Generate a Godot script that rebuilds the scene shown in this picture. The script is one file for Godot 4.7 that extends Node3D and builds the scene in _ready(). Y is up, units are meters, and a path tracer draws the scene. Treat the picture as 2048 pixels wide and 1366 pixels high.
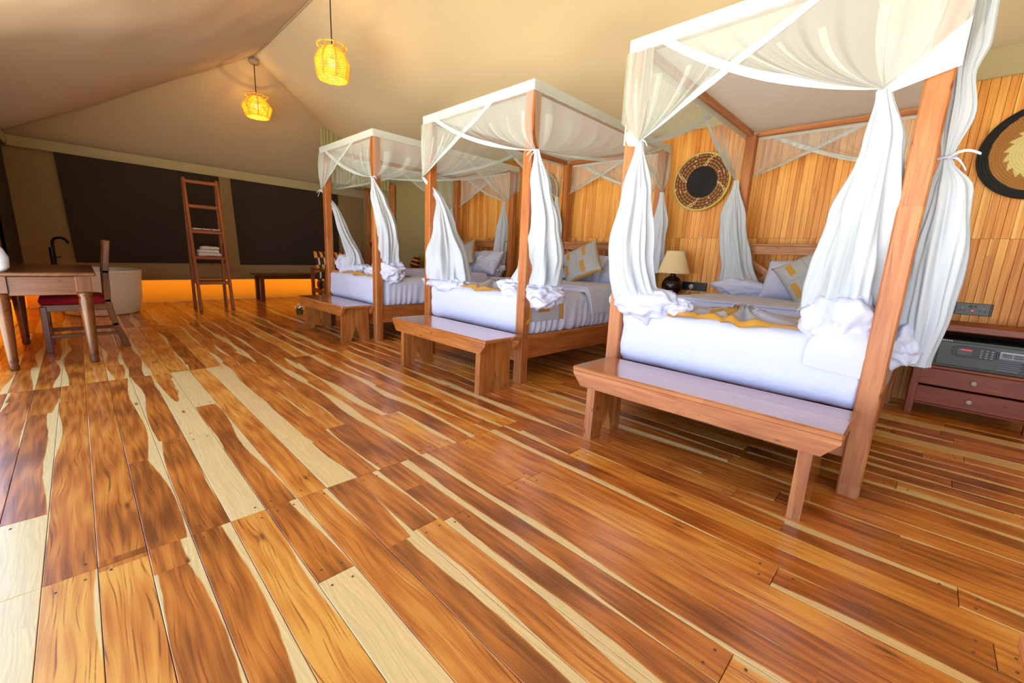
extends Node3D
# Safari tent bedroom: three four-poster beds under mosquito nets on a teak floor.
# World: x runs along the planked wall, y up, the planked wall lies at z = -4.65, the open front at z = +0.5.

const EXPOSURE := 0.72
const SKY_ENERGY := 7.0
var rng := RandomNumberGenerator.new()
var nz := FastNoiseLite.new()
var ridged := FastNoiseLite.new()
var M := {}          # materials by name

func _ready() -> void:
	rng.seed = 4
	nz.seed = 3
	nz.frequency = 0.01
	nz.fractal_octaves = 3
	ridged.seed = 8
	ridged.frequency = 0.01
	ridged.fractal_type = FastNoiseLite.FRACTAL_RIDGED
	ridged.fractal_octaves = 2
	camera_and_light()
	materials()
	build_floor()
	build_walls()
	build_ceiling()
	for n in 3:
		build_bed(n)
		build_mattress(n)
		build_pillows(n)
		build_runner(n)
		build_net(n)
	build_benches()
	build_bedside()
	basket(-1.855, 1.85, 0.292, M.coil_black, "round coiled basket with black centre and cream rim beside the nearest bed", 0.3)
	basket(0.40, 1.86, 0.315, M.coil_cream, "coiled basket with cream star and black rim, cut off by the right edge", 1.0)
	basket(-4.03, 1.87, 0.29, M.coil_black, "coiled basket on the wall between the farthest and middle beds, nearly hidden by netting", 2.0)
	pendant(-7.52, 3.63, 3.15, 2.86, 0.19, 0.145, "woven wicker pendant lamp at the far end of the ridge")
	pendant(-4.86, 3.66, 3.07, 2.755, 0.165, 0.145, "woven wicker pendant lamp nearer the beds, its cord leaving the top of the picture")
	build_desk()
	build_far_end()

func camera_and_light() -> void:
	var cam := Camera3D.new()
	cam.name = "camera"
	cam.fov = 78.267
	cam.near = 0.05
	cam.far = 60.0
	var yaw := deg_to_rad(-44.139)
	var pitch := deg_to_rad(-11.384)
	var roll := deg_to_rad(2.6745)
	var f := Vector3(cos(pitch) * sin(yaw), sin(pitch), -cos(pitch) * cos(yaw))
	var r := f.cross(Vector3.UP).normalized()
	var u := r.cross(f)
	cam.transform = Transform3D(Basis(r * cos(roll) + u * sin(roll), u * cos(roll) - r * sin(roll), -f), Vector3(0, 1, 0))
	add_child(cam)
	cam.current = true
	var env := Environment.new()
	env.background_mode = Environment.BG_SKY
	var sky := Sky.new()
	var sm := ProceduralSkyMaterial.new()
	sm.sky_top_color = Color8(150, 186, 240)
	sm.sky_horizon_color = Color8(214, 228, 250)
	sm.ground_horizon_color = Color8(176, 174, 164)
	sm.ground_bottom_color = Color8(170, 166, 152)
	sm.sky_energy_multiplier = 1.0
	sm.ground_energy_multiplier = 2.0
	sky.sky_material = sm
	env.sky = sky
	env.background_energy_multiplier = SKY_ENERGY
	env.tonemap_mode = Environment.TONE_MAPPER_LINEAR
	env.tonemap_exposure = EXPOSURE
	env.sdfgi_enabled = true
	env.ssao_enabled = true
	env.ssil_enabled = true
	var we := WorldEnvironment.new()
	we.name = "world"
	we.environment = env
	add_child(we)

# ------------------------------------------------------------------ mesh building
class MB:
	var v := PackedVector3Array()
	var n := PackedVector3Array()
	var t := PackedVector2Array()
	var i := PackedInt32Array()

	func tri(a: Vector3, b: Vector3, c: Vector3, ua: Vector2, ub: Vector2, uc: Vector2) -> void:
		var nn := (c - a).cross(b - a).normalized()
		var k := v.size()
		v.append_array(PackedVector3Array([a, b, c]))
		n.append_array(PackedVector3Array([nn, nn, nn]))
		t.append_array(PackedVector2Array([ua, ub, uc]))
		i.append_array(PackedInt32Array([k, k + 1, k + 2]))

	# flat quad, turned so that its front looks along "out"
	func quad(a: Vector3, b: Vector3, c: Vector3, d: Vector3, out: Vector3, ua := Vector2(0, 0), ub := Vector2(1, 0), uc := Vector2(1, 1), ud := Vector2(0, 1)) -> void:
		var nn := (c - a).cross(b - a) + (d - a).cross(c - a)
		var k := v.size()
		v.append_array(PackedVector3Array([a, b, c, d]))
		t.append_array(PackedVector2Array([ua, ub, uc, ud]))
		if nn.dot(out) >= 0.0:
			i.append_array(PackedInt32Array([k, k + 1, k + 2, k, k + 2, k + 3]))
		else:
			nn = -nn
			i.append_array(PackedInt32Array([k, k + 2, k + 1, k, k + 3, k + 2]))
		nn = nn.normalized()
		n.append_array(PackedVector3Array([nn, nn, nn, nn]))

	# smooth grid: rows of equal length; "closed" joins last column to the first (rows repeat their first point)
	func grid(rows: Array, closed := false, flip := false, us := 1.0, vs := 1.0) -> void:
		var k := v.size()
		var h := rows.size()
		var w: int = rows[0].size()
		var nn := PackedVector3Array()
		nn.resize(h * w)
		for r in h:
			var row: PackedVector3Array = rows[r]
			v.append_array(row)
			for c in w:
				t.append(Vector2(us * c / (w - 1.0), vs * r / (h - 1.0)))
		for r in h - 1:
			for c in w - 1:
				var p := r * w + c
				var q := p + w
				var a := v[k + p]
				var b := v[k + p + 1]
				var d := v[k + q]
				var e := v[k + q + 1]
				var f := (d - b).cross(e - a)
				if flip:
					f = -f
					i.append_array(PackedInt32Array([k + p, k + q, k + p + 1, k + p + 1, k + q, k + q + 1]))
				else:
					i.append_array(PackedInt32Array([k + p, k + p + 1, k + q, k + p + 1, k + q + 1, k + q]))
				nn[p] += f
				nn[p + 1] += f
				nn[q] += f
				nn[q + 1] += f
		if closed:
			for r in h:
				var s := nn[r * w] + nn[r * w + w - 1]
				nn[r * w] = s
				nn[r * w + w - 1] = s
		for p in nn.size():
			nn[p] = nn[p].normalized()
		n.append_array(nn)

	func done() -> ArrayMesh:
		var a := []
		a.resize(Mesh.ARRAY_MAX)
		a[Mesh.ARRAY_VERTEX] = v
		a[Mesh.ARRAY_NORMAL] = n
		a[Mesh.ARRAY_TEX_UV] = t
		a[Mesh.ARRAY_INDEX] = i
		var m := ArrayMesh.new()
		m.add_surface_from_arrays(Mesh.PRIMITIVE_TRIANGLES, a)
		return m

# chamfered box; the wood grain runs along axis "g" (0 x, 1 y, 2 z)
func cbox(m: MB, c: Vector3, s: Vector3, bev := 0.004, g := 0, turn := Basis()) -> MB:
	var h := s * 0.5
	bev = minf(bev, minf(h.x, minf(h.y, h.z)) * 0.8)
	var o1 := (g + 1) % 3
	var o2 := (g + 2) % 3
	var off := Vector2(rng.randf(), rng.randf())
	var pt := func(ax: int, sg: Vector3) -> Vector3:
		var p := Vector3()
		for q in 3:
			p[q] = sg[q] * (h[q] if q == ax else h[q] - bev)
		return p
	var uv := func(p: Vector3) -> Vector2:
		return Vector2(p[g] / 1.2, (p[o1] + p[o2]) / 0.3) + off
	var put := func(a: Vector3, b: Vector3, cc: Vector3, d: Vector3) -> void:
		m.quad(c + turn * a, c + turn * b, c + turn * cc, c + turn * d, turn * (a + b + cc + d), uv.call(a), uv.call(b), uv.call(cc), uv.call(d))
	for ax in 3:
		var p := (ax + 1) % 3
		var q := (ax + 2) % 3
		for s1: float in [-1.0, 1.0]:
			var e: Array[Vector3] = []
			for k in [[-1.0, -1.0], [1.0, -1.0], [1.0, 1.0], [-1.0, 1.0]]:
				var sg := Vector3()
				sg[ax] = s1
				sg[p] = k[0]
				sg[q] = k[1]
				e.append(pt.call(ax, sg))
			put.call(e[0], e[1], e[2], e[3])
			for s2: float in [-1.0, 1.0]:      # edge between axes ax and p, along q
				var sa := Vector3()
				sa[ax] = s1
				sa[p] = s2
				sa[q] = -1.0
				var sb := sa
				sb[q] = 1.0
				put.call(pt.call(ax, sa), pt.call(ax, sb), pt.call(p, sb), pt.call(p, sa))
	for x: float in [-1.0, 1.0]:
		for y: float in [-1.0, 1.0]:
			for z: float in [-1.0, 1.0]:
				var sg := Vector3(x, y, z)
				var a: Vector3 = pt.call(0, sg)
				var b: Vector3 = pt.call(1, sg)
				var d: Vector3 = pt.call(2, sg)
				if (d - a).cross(b - a).dot(sg) < 0.0:
					var sw := b
					b = d
					d = sw
				m.tri(c + turn * a, c + turn * b, c + turn * d, uv.call(a), uv.call(b), uv.call(d))
	return m

# extruded polygon (x, y) of thickness d along z, placed by xf; grain along x (0) or y (1) of the outline
func prism(m: MB, poly: PackedVector2Array, d: float, xf: Transform3D, g := 1) -> MB:
	var off := Vector2(rng.randf(), rng.randf())
	var idx := Geometry2D.triangulate_polygon(poly)
	for sz: float in [-1.0, 1.0]:
		for k in range(0, idx.size(), 3):
			var p: Array[Vector3] = []
			var u: Array[Vector2] = []
			for e in 3:
				var w := poly[idx[k + e]]
				p.append(xf * Vector3(w.x, w.y, sz * d * 0.5))
				u.append((Vector2(w.x / 1.2, w.y / 0.3) if g == 0 else Vector2(w.y / 1.2, w.x / 0.3)) + off)
			var nn := (p[2] - p[0]).cross(p[1] - p[0])
			if nn.dot(xf.basis.z * sz) < 0.0:
				m.tri(p[0], p[2], p[1], u[0], u[2], u[1])
			else:
				m.tri(p[0], p[1], p[2], u[0], u[1], u[2])
	var ccw := not Geometry2D.is_polygon_clockwise(poly)
	for k in poly.size():
		var a := poly[k]
		var b := poly[(k + 1) % poly.size()]
		var e := b - a
		var o := Vector3(e.y, -e.x, 0) if ccw else Vector3(-e.y, e.x, 0)
		var ua := (Vector2(a.x / 1.2, a.y / 0.3) if g == 0 else Vector2(a.y / 1.2, a.x / 0.3)) + off
		var ub := (Vector2(b.x / 1.2, b.y / 0.3) if g == 0 else Vector2(b.y / 1.2, b.x / 0.3)) + off
		var dv := Vector2(0, d / 0.3)
		m.quad(xf * Vector3(a.x, a.y, -d * 0.5), xf * Vector3(b.x, b.y, -d * 0.5), xf * Vector3(b.x, b.y, d * 0.5), xf * Vector3(a.x, a.y, d * 0.5), xf.basis * o, ua, ub, ub + dv, ua + dv)
	return m

# profile of (radius, height) turned round the y axis of xf; sx, sz squash it
func lathe(m: MB, prof: Array, seg: int, xf: Transform3D, sx := 1.0, sz := 1.0, us := 1.0) -> MB:
	var rows := []
	for p: Vector2 in prof:
		var row := PackedVector3Array()
		for k in seg + 1:
			var a := TAU * k / seg
			row.append(xf * Vector3(cos(a) * p.x * sx, p.y, sin(a) * p.x * sz))
		rows.append(row)
	m.grid(rows, true, true, us, 1.0)
	return m

func tube(m: MB, pts: Array, r: float, seg := 8, r2 := -1.0) -> MB:
	var rows := []
	var side := Vector3.ZERO
	for k in pts.size():
		var p: Vector3 = pts[k]
		var d: Vector3 = (pts[mini(k + 1, pts.size() - 1)] - pts[maxi(k - 1, 0)]).normalized()
		if side == Vector3.ZERO:
			side = d.cross(Vector3.UP if absf(d.y) < 0.9 else Vector3.RIGHT).normalized()
		side = (side - d * side.dot(d)).normalized()
		var up := side.cross(d)
		var rr := r if r2 < 0.0 else lerpf(r, r2, float(k) / (pts.size() - 1))
		var row := PackedVector3Array()
		for e in seg + 1:
			var a := TAU * e / seg
			row.append(p + (side * cos(a) + up * sin(a)) * rr)
		rows.append(row)
	for last in [0, pts.size() - 1]:
		var cap := PackedVector3Array()
		for e in seg + 1:
			cap.append(pts[last])
		if last == 0:
			rows.push_front(cap)
		else:
			rows.append(cap)
	m.grid(rows, true, true)
	return m

# rounded box whose skin is moved by "move" (a point of the box, its outward direction) -> point; smooth all over
func rbox(m: MB, s: Vector3, r: float, cell: float, move: Callable) -> MB:
	var h := s * 0.5
	var seen := {}
	var pos := PackedVector3Array()
	var k0 := m.v.size()
	var faces := PackedInt32Array()
	var uvs := PackedVector2Array()
	for ax in 3:
		var p := (ax + 1) % 3
		var q := (ax + 2) % 3
		var np := maxi(2, int(s[p] / cell))
		var nq := maxi(2, int(s[q] / cell))
		for sg: float in [-1.0, 1.0]:
			var ids := PackedInt32Array()
			for a in np + 1:
				for b in nq + 1:
					var w := Vector3()
					w[ax] = sg * h[ax]
					w[p] = h[p] * sin((2.0 * a / np - 1.0) * PI * 0.5) if false else h[p] * (2.0 * a / np - 1.0)
					w[q] = h[q] * (2.0 * b / nq - 1.0)
					var key := Vector3i((w * 20000.0).round())
					if not seen.has(key):
						var inner := Vector3(clampf(w.x, -h.x + r, h.x - r), clampf(w.y, -h.y + r, h.y - r), clampf(w.z, -h.z + r, h.z - r))
						var out := (w - inner).normalized()
						seen[key] = pos.size()
						pos.append(move.call(inner + out * r, out))
						uvs.append(Vector2(w.x / s.x + 0.5, w.z / s.z + 0.5))
					ids.append(seen[key])
			for a in np:
				for b in nq:
					var e := a * (nq + 1) + b
					var f := [ids[e], ids[e + nq + 1], ids[e + nq + 2], ids[e + 1]]
					if sg > 0.0:
						faces.append_array(PackedInt32Array([f[0], f[2], f[1], f[0], f[3], f[2]]))
					else:
						faces.append_array(PackedInt32Array([f[0], f[1], f[2], f[0], f[2], f[3]]))
	add_smooth(m, pos, uvs, faces)
	return m

func add_smooth(m: MB, pos: PackedVector3Array, uvs: PackedVector2Array, faces: PackedInt32Array) -> void:
	var k0 := m.v.size()
	var nn := PackedVector3Array()
	nn.resize(pos.size())
	for k in range(0, faces.size(), 3):
		var a := faces[k]
		var b := faces[k + 1]
		var c := faces[k + 2]
		var f := (pos[c] - pos[a]).cross(pos[b] - pos[a])
		nn[a] += f
		nn[b] += f
		nn[c] += f
	for k in nn.size():
		nn[k] = nn[k].normalized()
	m.v.append_array(pos)
	m.n.append_array(nn)
	m.t.append_array(uvs)
	for k in faces:
		m.i.append(k0 + k)

# stuffed cushion: w x h, thick t, lying in its own xy plane
func pillow(m: MB, w: float, h: float, t: float, xf: Transform3D, wrinkle := 0.006, pinch := 0.06, seed_off := 0.0) -> MB:
	var nu := 26
	var nv := 22
	var pos := PackedVector3Array()
	var uvs := PackedVector2Array()
	var faces := PackedInt32Array()
	var seen := {}
	for side: float in [1.0, -1.0]:
		var ids := PackedInt32Array()
		for a in nu + 1:
			for b in nv + 1:
				var u := 2.0 * a / nu - 1.0
				var q := 2.0 * b / nv - 1.0
				var edge := a == 0 or b == 0 or a == nu or b == nv
				var key := Vector3i(a, b, 0 if edge else int(side))
				if not seen.has(key):
					var full := pow(maxf(0.0, (1.0 - pow(absf(u), 2.6)) * (1.0 - pow(absf(q), 2.6))), 0.55)
					var x := u * w * 0.5 * (1.0 - pinch * (1.0 - q * q * q * q) * absf(u))
					var y := q * h * 0.5 * (1.0 - pinch * (1.0 - u * u * u * u) * absf(q))
					var z := side * t * 0.5 * full
					z += wrinkle * full * nz.get_noise_3d(x * 900.0 + seed_off, y * 900.0, side * 50.0) * 2.0
					seen[key] = pos.size()
					pos.append(xf * Vector3(x, y, z))
					uvs.append(Vector2(u * 0.5 + 0.5, 0.5 - q * 0.5))
				ids.append(seen[key])
		for a in nu:
			for b in nv:
				var e := a * (nv + 1) + b
				if side > 0.0:
					faces.append_array(PackedInt32Array([ids[e], ids[e + nv + 2], ids[e + nv + 1], ids[e], ids[e + 1], ids[e + nv + 2]]))
				else:
					faces.append_array(PackedInt32Array([ids[e], ids[e + nv + 1], ids[e + nv + 2], ids[e], ids[e + nv + 2], ids[e + 1]]))
	add_smooth(m, pos, uvs, faces)
	return m

# ------------------------------------------------------------------ scene tree
func part(called: String, m, material: Material, parent: Node3D = self) -> MeshInstance3D:
	var o := MeshInstance3D.new()
	o.name = called
	o.mesh = m.done() if m is MB else m
	o.material_override = material
	if parent == self:
		o.name = numbered(called)
	parent.add_child(o, true)
	return o

var used := {}
func numbered(called: String) -> String:
	if not used.has(called):
		used[called] = 0
		return called
	used[called] += 1
	return "%s_%03d" % [called, used[called]]

func thing(called: String, label: String, category: String, at := Vector3.ZERO, turn := 0.0, group := "") -> Node3D:
	var o := Node3D.new()
	o.name = numbered(called)
	o.position = at
	o.rotation.y = turn
	add_child(o)
	tag(o, label, category, group)
	return o

func tag(o: Node3D, label: String, category: String, group := "") -> Node3D:
	o.set_meta("label", label)
	o.set_meta("category", category)
	if group:
		o.set_meta("group", group)
	return o

func setting(called: String, label: String, category: String) -> Node3D:
	var o := Node3D.new()
	o.name = called
	add_child(o)
	o.set_meta("kind", "structure")
	tag(o, label, category)
	return o

func box_part(called: String, c: Vector3, s: Vector3, material: Material, parent: Node3D, g := 0, bev := 0.004, turn := Basis()) -> MeshInstance3D:
	return part(called, cbox(MB.new(), c, s, bev, g, turn), material, parent)

# ------------------------------------------------------------------ textures
func img_tex(w: int, h: int, data: PackedByteArray) -> ImageTexture:
	return ImageTexture.create_from_image(Image.create_from_data(w, h, false, Image.FORMAT_RGB8, data))

# boards laid in strips, one above the other, grain along the width of the picture
# kinds: 0 heartwood edged with sapwood, 1 pale sapwood, 2 pale board with a dark heart patch
func boards(w: int, strips: int, sh: int, dark: Color, mid: Color, light: Color, sap: Color, kinds: Array, knots: int, grain: float) -> ImageTexture:
	var data := PackedByteArray()
	data.resize(w * strips * sh * 3)
	var fine := FastNoiseLite.new()
	fine.seed = 11
	fine.frequency = 1.0
	fine.noise_type = FastNoiseLite.TYPE_SIMPLEX
	fine.fractal_octaves = 2
	var soft := FastNoiseLite.new()
	soft.seed = 12
	soft.frequency = 1.0
	soft.fractal_type = FastNoiseLite.FRACTAL_NONE
	var at := 0
	for s in strips:
		var kind: int = kinds[s % kinds.size()]
		var tone := rng.randf_range(-0.16, 0.42)
		var el := rng.randf_range(-0.22, 0.40)
		var er := rng.randf_range(0.82, 1.4)
		if s % 2 == 1:
			el = 1.0 - er
			er = 1.0 - rng.randf_range(-0.22, 0.40)
		if kind == 3:
			el = -1.0
			er = 2.0
		if kind == 1:
			el = 1.4
			er = 2.0
		var so := s * 731.0
		var kx := PackedFloat32Array()
		var ky := PackedFloat32Array()
		var kr := PackedFloat32Array()
		for k in (knots if s % 3 != 1 else 0):
			kx.append(rng.randf() * w)
			ky.append(rng.randf_range(0.15, 0.85) * sh)
			kr.append(rng.randf_range(0.05, 0.11) * sh)
		var lo := PackedFloat32Array()
		var hi := PackedFloat32Array()
		var tn := PackedFloat32Array()
		for x in w:
			lo.append((el + 0.30 * soft.get_noise_2d(x * 0.0011, so) + 0.012 * soft.get_noise_2d(x * 0.012, so + 9.0)) * sh)
			hi.append((er + 0.30 * soft.get_noise_2d(x * 0.0011, so + 40.0) + 0.012 * soft.get_noise_2d(x * 0.012, so + 49.0)) * sh)
			tn.append(tone + 0.22 * fine.get_noise_2d(x * 0.0018, so + 80.0))
			if kind == 2:
				var f := clampf(1.0 - x / (w * 0.33), 0.0, 1.0)
				lo[x] = (0.5 - 0.42 * sqrt(f) + 0.08 * fine.get_noise_2d(x * 0.006, so)) * sh if f > 0.0 else sh * 2.0
				hi[x] = (0.5 + 0.45 * sqrt(f)) * sh
		for y in sh:
			for x in w:
				var gy := float(y)
				var knot := 0.0
				for k in kx.size():
					var dx := (x - kx[k]) * 0.35
					if dx > -60.0 and dx < 60.0:
						var dy := y - ky[k]
						var dd := (dx * dx + dy * dy) / (kr[k] * kr[k])
						if dd < 12.0:
							var e := exp(-dd * 0.5)
							gy += e * dy * 1.6 + e * 6.0
							knot = maxf(knot, exp(-dd * 2.2))
				var warp := soft.get_noise_2d(x * 0.0028, gy * 0.012 + so)
				var g := fine.get_noise_2d(x * 0.0022 + so, (gy + warp * 14.0) * grain)
				var f2 := fine.get_noise_2d(x * 0.010, gy * 0.8 + so)
				var t := clampf(tn[x] + 0.44 + 0.13 * g + 0.06 * f2 + 0.24 * soft.get_noise_2d(x * 0.004, gy * 0.03 + so + 300.0), 0.0, 1.0)
				var c := dark.lerp(mid, t * 2.0) if t < 0.5 else mid.lerp(light, t * 2.0 - 1.0)
				if g < -0.6:
					c = c.lerp(dark, minf(0.7, (-0.6 - g) * 4.0))
				var d := minf(y - lo[x], hi[x] - y)
				if d < 2.0:
					var wgt := clampf((2.0 - d) / 4.0, 0.0, 1.0)
					var sp := sap * (1.0 + 0.05 * g + 0.05 * f2)
					c = c.lerp(sp, wgt)
				if knot > 0.02:
					c = c.lerp(dark * 0.7, knot * 0.8)
				data[at] = int(clampf(c.r, 0.0, 1.0) * 255.0)
				data[at + 1] = int(clampf(c.g, 0.0, 1.0) * 255.0)
				data[at + 2] = int(clampf(c.b, 0.0, 1.0) * 255.0)
				at += 3
	return img_tex(w, strips * sh, data)

func painted(w: int, h: int, f: Callable) -> ImageTexture:
	var data := PackedByteArray()
	data.resize(w * h * 3)
	var at := 0
	for y in h:
		for x in w:
			var c: Color = f.call((x + 0.5) / w, (y + 0.5) / h)
			data[at] = int(clampf(c.r, 0.0, 1.0) * 255.0)
			data[at + 1] = int(clampf(c.g, 0.0, 1.0) * 255.0)
			data[at + 2] = int(clampf(c.b, 0.0, 1.0) * 255.0)
			at += 3
	return img_tex(w, h, data)

func noise_tex(freq: float, size := 256, oct := 3, ridge := false) -> NoiseTexture2D:
	var f := FastNoiseLite.new()
	f.seed = 5
	f.frequency = freq
	f.fractal_octaves = oct
	if ridge:
		f.fractal_type = FastNoiseLite.FRACTAL_RIDGED
	var t := NoiseTexture2D.new()
	t.noise = f
	t.width = size
	t.height = size
	t.seamless = true
	return t

func mat(called: String, c: Color, rough := 0.7, tex: Texture2D = null, metal := 0.0) -> StandardMaterial3D:
	var m := StandardMaterial3D.new()
	m.resource_name = called
	m.albedo_color = c
	m.roughness = rough
	m.metallic = metal
	m.cull_mode = BaseMaterial3D.CULL_DISABLED
	if tex:
		m.albedo_texture = tex
	M[called] = m
	return m

func cloth(called: String, c: Color, back := 0.0, alpha := 1.0, rough := 0.9) -> StandardMaterial3D:
	var m := mat(called, c, rough)
	m.metallic_specular = 0.25
	if back > 0.0:
		m.backlight_enabled = true
		m.backlight = Color(back, back, back)
	if alpha < 1.0:
		m.transparency = BaseMaterial3D.TRANSPARENCY_ALPHA
		m.albedo_color.a = alpha
	return m

func relief(m: StandardMaterial3D, t: Texture2D, cm: float, scale: float, world := true) -> void:
	m.heightmap_enabled = true
	m.heightmap_texture = t
	m.heightmap_scale = cm
	m.uv1_triplanar = true
	m.uv1_world_triplanar = world
	m.uv1_scale = Vector3(scale, scale, scale)

func materials() -> void:
	var floor_dark := Color8(130, 66, 20)
	var floor_mid := Color8(204, 114, 38)
	var floor_light := Color8(240, 165, 66)
	var tex := boards(2048, 16, 128, floor_dark, floor_mid, floor_light, Color8(236, 196, 124), [0, 0, 1, 0, 0, 2, 0, 0, 0, 0, 1, 0, 0, 0, 0, 3], 1, 0.10)
	var fl := mat("varnished_teak", Color(1, 1, 1), 0.3, tex)
	fl.clearcoat_enabled = true
	fl.clearcoat = 0.3
	fl.clearcoat_roughness = 0.14
	var wall := boards(1024, 16, 64, Color8(190, 112, 40), Color8(226, 152, 64), Color8(240, 178, 88), Color8(240, 186, 104), [0, 3, 0, 0], 1, 0.10)
	mat("pine_boards", Color(1, 1, 1), 0.5, wall)
	var teak := boards(1024, 4, 64, Color8(138, 86, 48), Color8(182, 122, 74), Color8(206, 150, 100), Color8(208, 154, 104), [3, 0, 3, 3], 1, 0.16)
	mat("bed_wood", Color8(222, 187, 138), 0.42, teak)
	mat("bed_wood_pale", Color8(238, 214, 192), 0.45, teak)
	mat("bench_wood", Color8(230, 200, 152), 0.22, teak)
	M.bench_wood.clearcoat_enabled = true
	M.bench_wood.clearcoat = 1.0
	M.bench_wood.clearcoat_roughness = 0.16
	mat("dark_wood", Color8(186, 124, 84), 0.42, teak)
	mat("desk_wood", Color8(132, 106, 82), 0.26, teak)
	mat("ladder_wood", Color8(200, 158, 118), 0.5, teak)
	mat("door_wood", Color8(250, 214, 150), 0.5, teak)
	mat("edge_wood", Color8(255, 226, 190), 0.4, teak)
	mat("head_wood", Color8(236, 226, 218), 0.5, teak)
	mat("nail", Color8(96, 66, 44), 0.6)
	mat("gap", Color8(52, 28, 14), 0.9)
	var weave := noise_tex(0.02, 256, 4)
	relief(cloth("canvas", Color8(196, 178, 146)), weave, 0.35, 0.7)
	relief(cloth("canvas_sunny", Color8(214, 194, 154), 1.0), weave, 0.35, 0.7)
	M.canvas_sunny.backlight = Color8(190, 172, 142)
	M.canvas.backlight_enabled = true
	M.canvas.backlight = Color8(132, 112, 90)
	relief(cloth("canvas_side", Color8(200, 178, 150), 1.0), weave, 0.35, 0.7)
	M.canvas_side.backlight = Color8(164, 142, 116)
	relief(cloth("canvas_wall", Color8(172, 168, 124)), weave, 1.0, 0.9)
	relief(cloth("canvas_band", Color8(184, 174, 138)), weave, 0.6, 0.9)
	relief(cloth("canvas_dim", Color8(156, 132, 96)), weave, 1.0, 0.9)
	var skirt := cloth("skirt", Color8(246, 146, 20), 1.0)
	skirt.backlight = Color8(228, 180, 84)
	relief(cloth("blind", Color8(62, 53, 47)), weave, 0.6, 1.2)
	# white linen and netting
	var lin := cloth("linen", Color8(203, 208, 232))
	relief(lin, noise_tex(0.012, 256, 4), 0.7, 1.6, false)
	cloth("drape", Color8(195, 203, 214), 0.5, 1.0)
	cloth("drape_thin", Color8(236, 238, 232), 0.5, 0.62)
	cloth("net", Color8(212, 224, 224), 0.5, 0.29)
	cloth("veil", Color8(192, 196, 186), 0.5, 0.42)
	cloth("hem", Color8(206, 217, 216), 0.5, 0.84)
	cloth("net_roof", Color8(224, 226, 242), 0.8)
	# other things
	mat("tub", Color8(232, 230, 224), 0.35)
	mat("black_metal", Color8(18, 18, 18), 0.35)
	mat("cord", Color8(26, 22, 18), 0.7)
	mat("wicker", Color8(246, 196, 84), 0.6)
	M.wicker.backlight_enabled = true
	M.wicker.backlight = Color(0.95, 0.82, 0.42)
	var bulb := mat("bulb", Color(1, 0.93, 0.75), 0.4)
	bulb.emission_enabled = true
	bulb.emission = Color(1.0, 0.84, 0.5)
	bulb.emission_energy_multiplier = 9.0
	mat("rose", Color8(170, 150, 130), 0.6)
	var red := cloth("red_seat", Color8(120, 14, 26))
	red.rim_enabled = true
	red.rim = 0.3
	mat("lamp_ball", Color8(34, 16, 12), 0.22)
	mat("string_shade", Color8(236, 212, 166), 0.8)
	M.string_shade.backlight_enabled = true
	M.string_shade.backlight = Color(0.35, 0.29, 0.2)
	mat("plate", Color8(42, 46, 52), 0.35)
	mat("plate_dark", Color8(10, 10, 12), 0.4)
	mat("plastic_white", Color8(206, 210, 212), 0.35)
	mat("cable", Color8(236, 206, 188), 0.5)
	mat("safe", Color8(60, 64, 60), 0.45)
	mat("safe_door", Color8(66, 70, 64), 0.4)
	mat("pearl", Color8(196, 186, 166), 0.28)
	mat("red_led", Color8(200, 30, 20), 0.3)
	M.red_led.emission_enabled = true
	M.red_led.emission = Color(1, 0.12, 0.05)
	M.red_led.emission_energy_multiplier = 0.8
	mat("lime", Color8(160, 190, 60), 0.5)
	mat("leaf", Color8(58, 84, 40), 0.6)
	mat("petal", Color8(232, 228, 216), 0.7)
	mat("towel", Color8(206, 198, 186), 0.95)
	mat("ceramic", Color8(216, 224, 234), 0.2)
	var gold := Color8(206, 152, 58)
	var grey := Color8(214, 216, 228)
	var weft := func(x: float, y: float) -> float:
		return 0.93 + 0.07 * sin(y * 420.0) + 0.04 * nz.get_noise_2d(x * 3000.0, y * 400.0)
	var cushion := func(x: float, y: float) -> Color:
		var c: Color = Color8(182, 186, 190) * weft.call(x, y)
		for r in [[0.16, 0.13, 0.1, 0.24], [0.6, 0.1, 0.11, 0.36], [0.08, 0.52, 0.1, 0.3], [0.5, 0.58, 0.12, 0.34]]:
			if x > r[0] and x < r[0] + r[2] and y > r[1] and y < r[1] + r[3]:
				c = gold * weft.call(y, x)
		if y > 0.965 or x > 0.975:
			c = gold
		if absf(x - 0.44) < 0.006 or absf(y - 0.48) < 0.006 or absf(x - 0.86) < 0.005:
			c = c * 0.86
		return c
	var cm := mat("cushion", Color(1, 1, 1), 0.42, painted(256, 256, cushion))
	cm.metallic_specular = 0.6
	var runner := func(x: float, y: float) -> Color:
		var c: Color = grey * (0.9 + 0.1 * sin(y * 260.0)) * weft.call(x, y)
		if y < 0.1 or y > 0.9:
			c = gold
		elif y < 0.13 or y > 0.87:
			c = c * 0.8
		for r in [[0.05, 0.3, 0.06, 0.3], [0.17, 0.45, 0.12, 0.25], [0.42, 0.25, 0.08, 0.3], [0.68, 0.42, 0.12, 0.28], [0.9, 0.3, 0.06, 0.3]]:
			if x > r[0] and x < r[0] + r[2] and y > r[1] and y < r[1] + r[3]:
				c = gold * 0.86
		return c
	var rm := mat("runner", Color(1, 1, 1), 0.38, painted(512, 128, runner))
	rm.metallic_specular = 0.7
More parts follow.
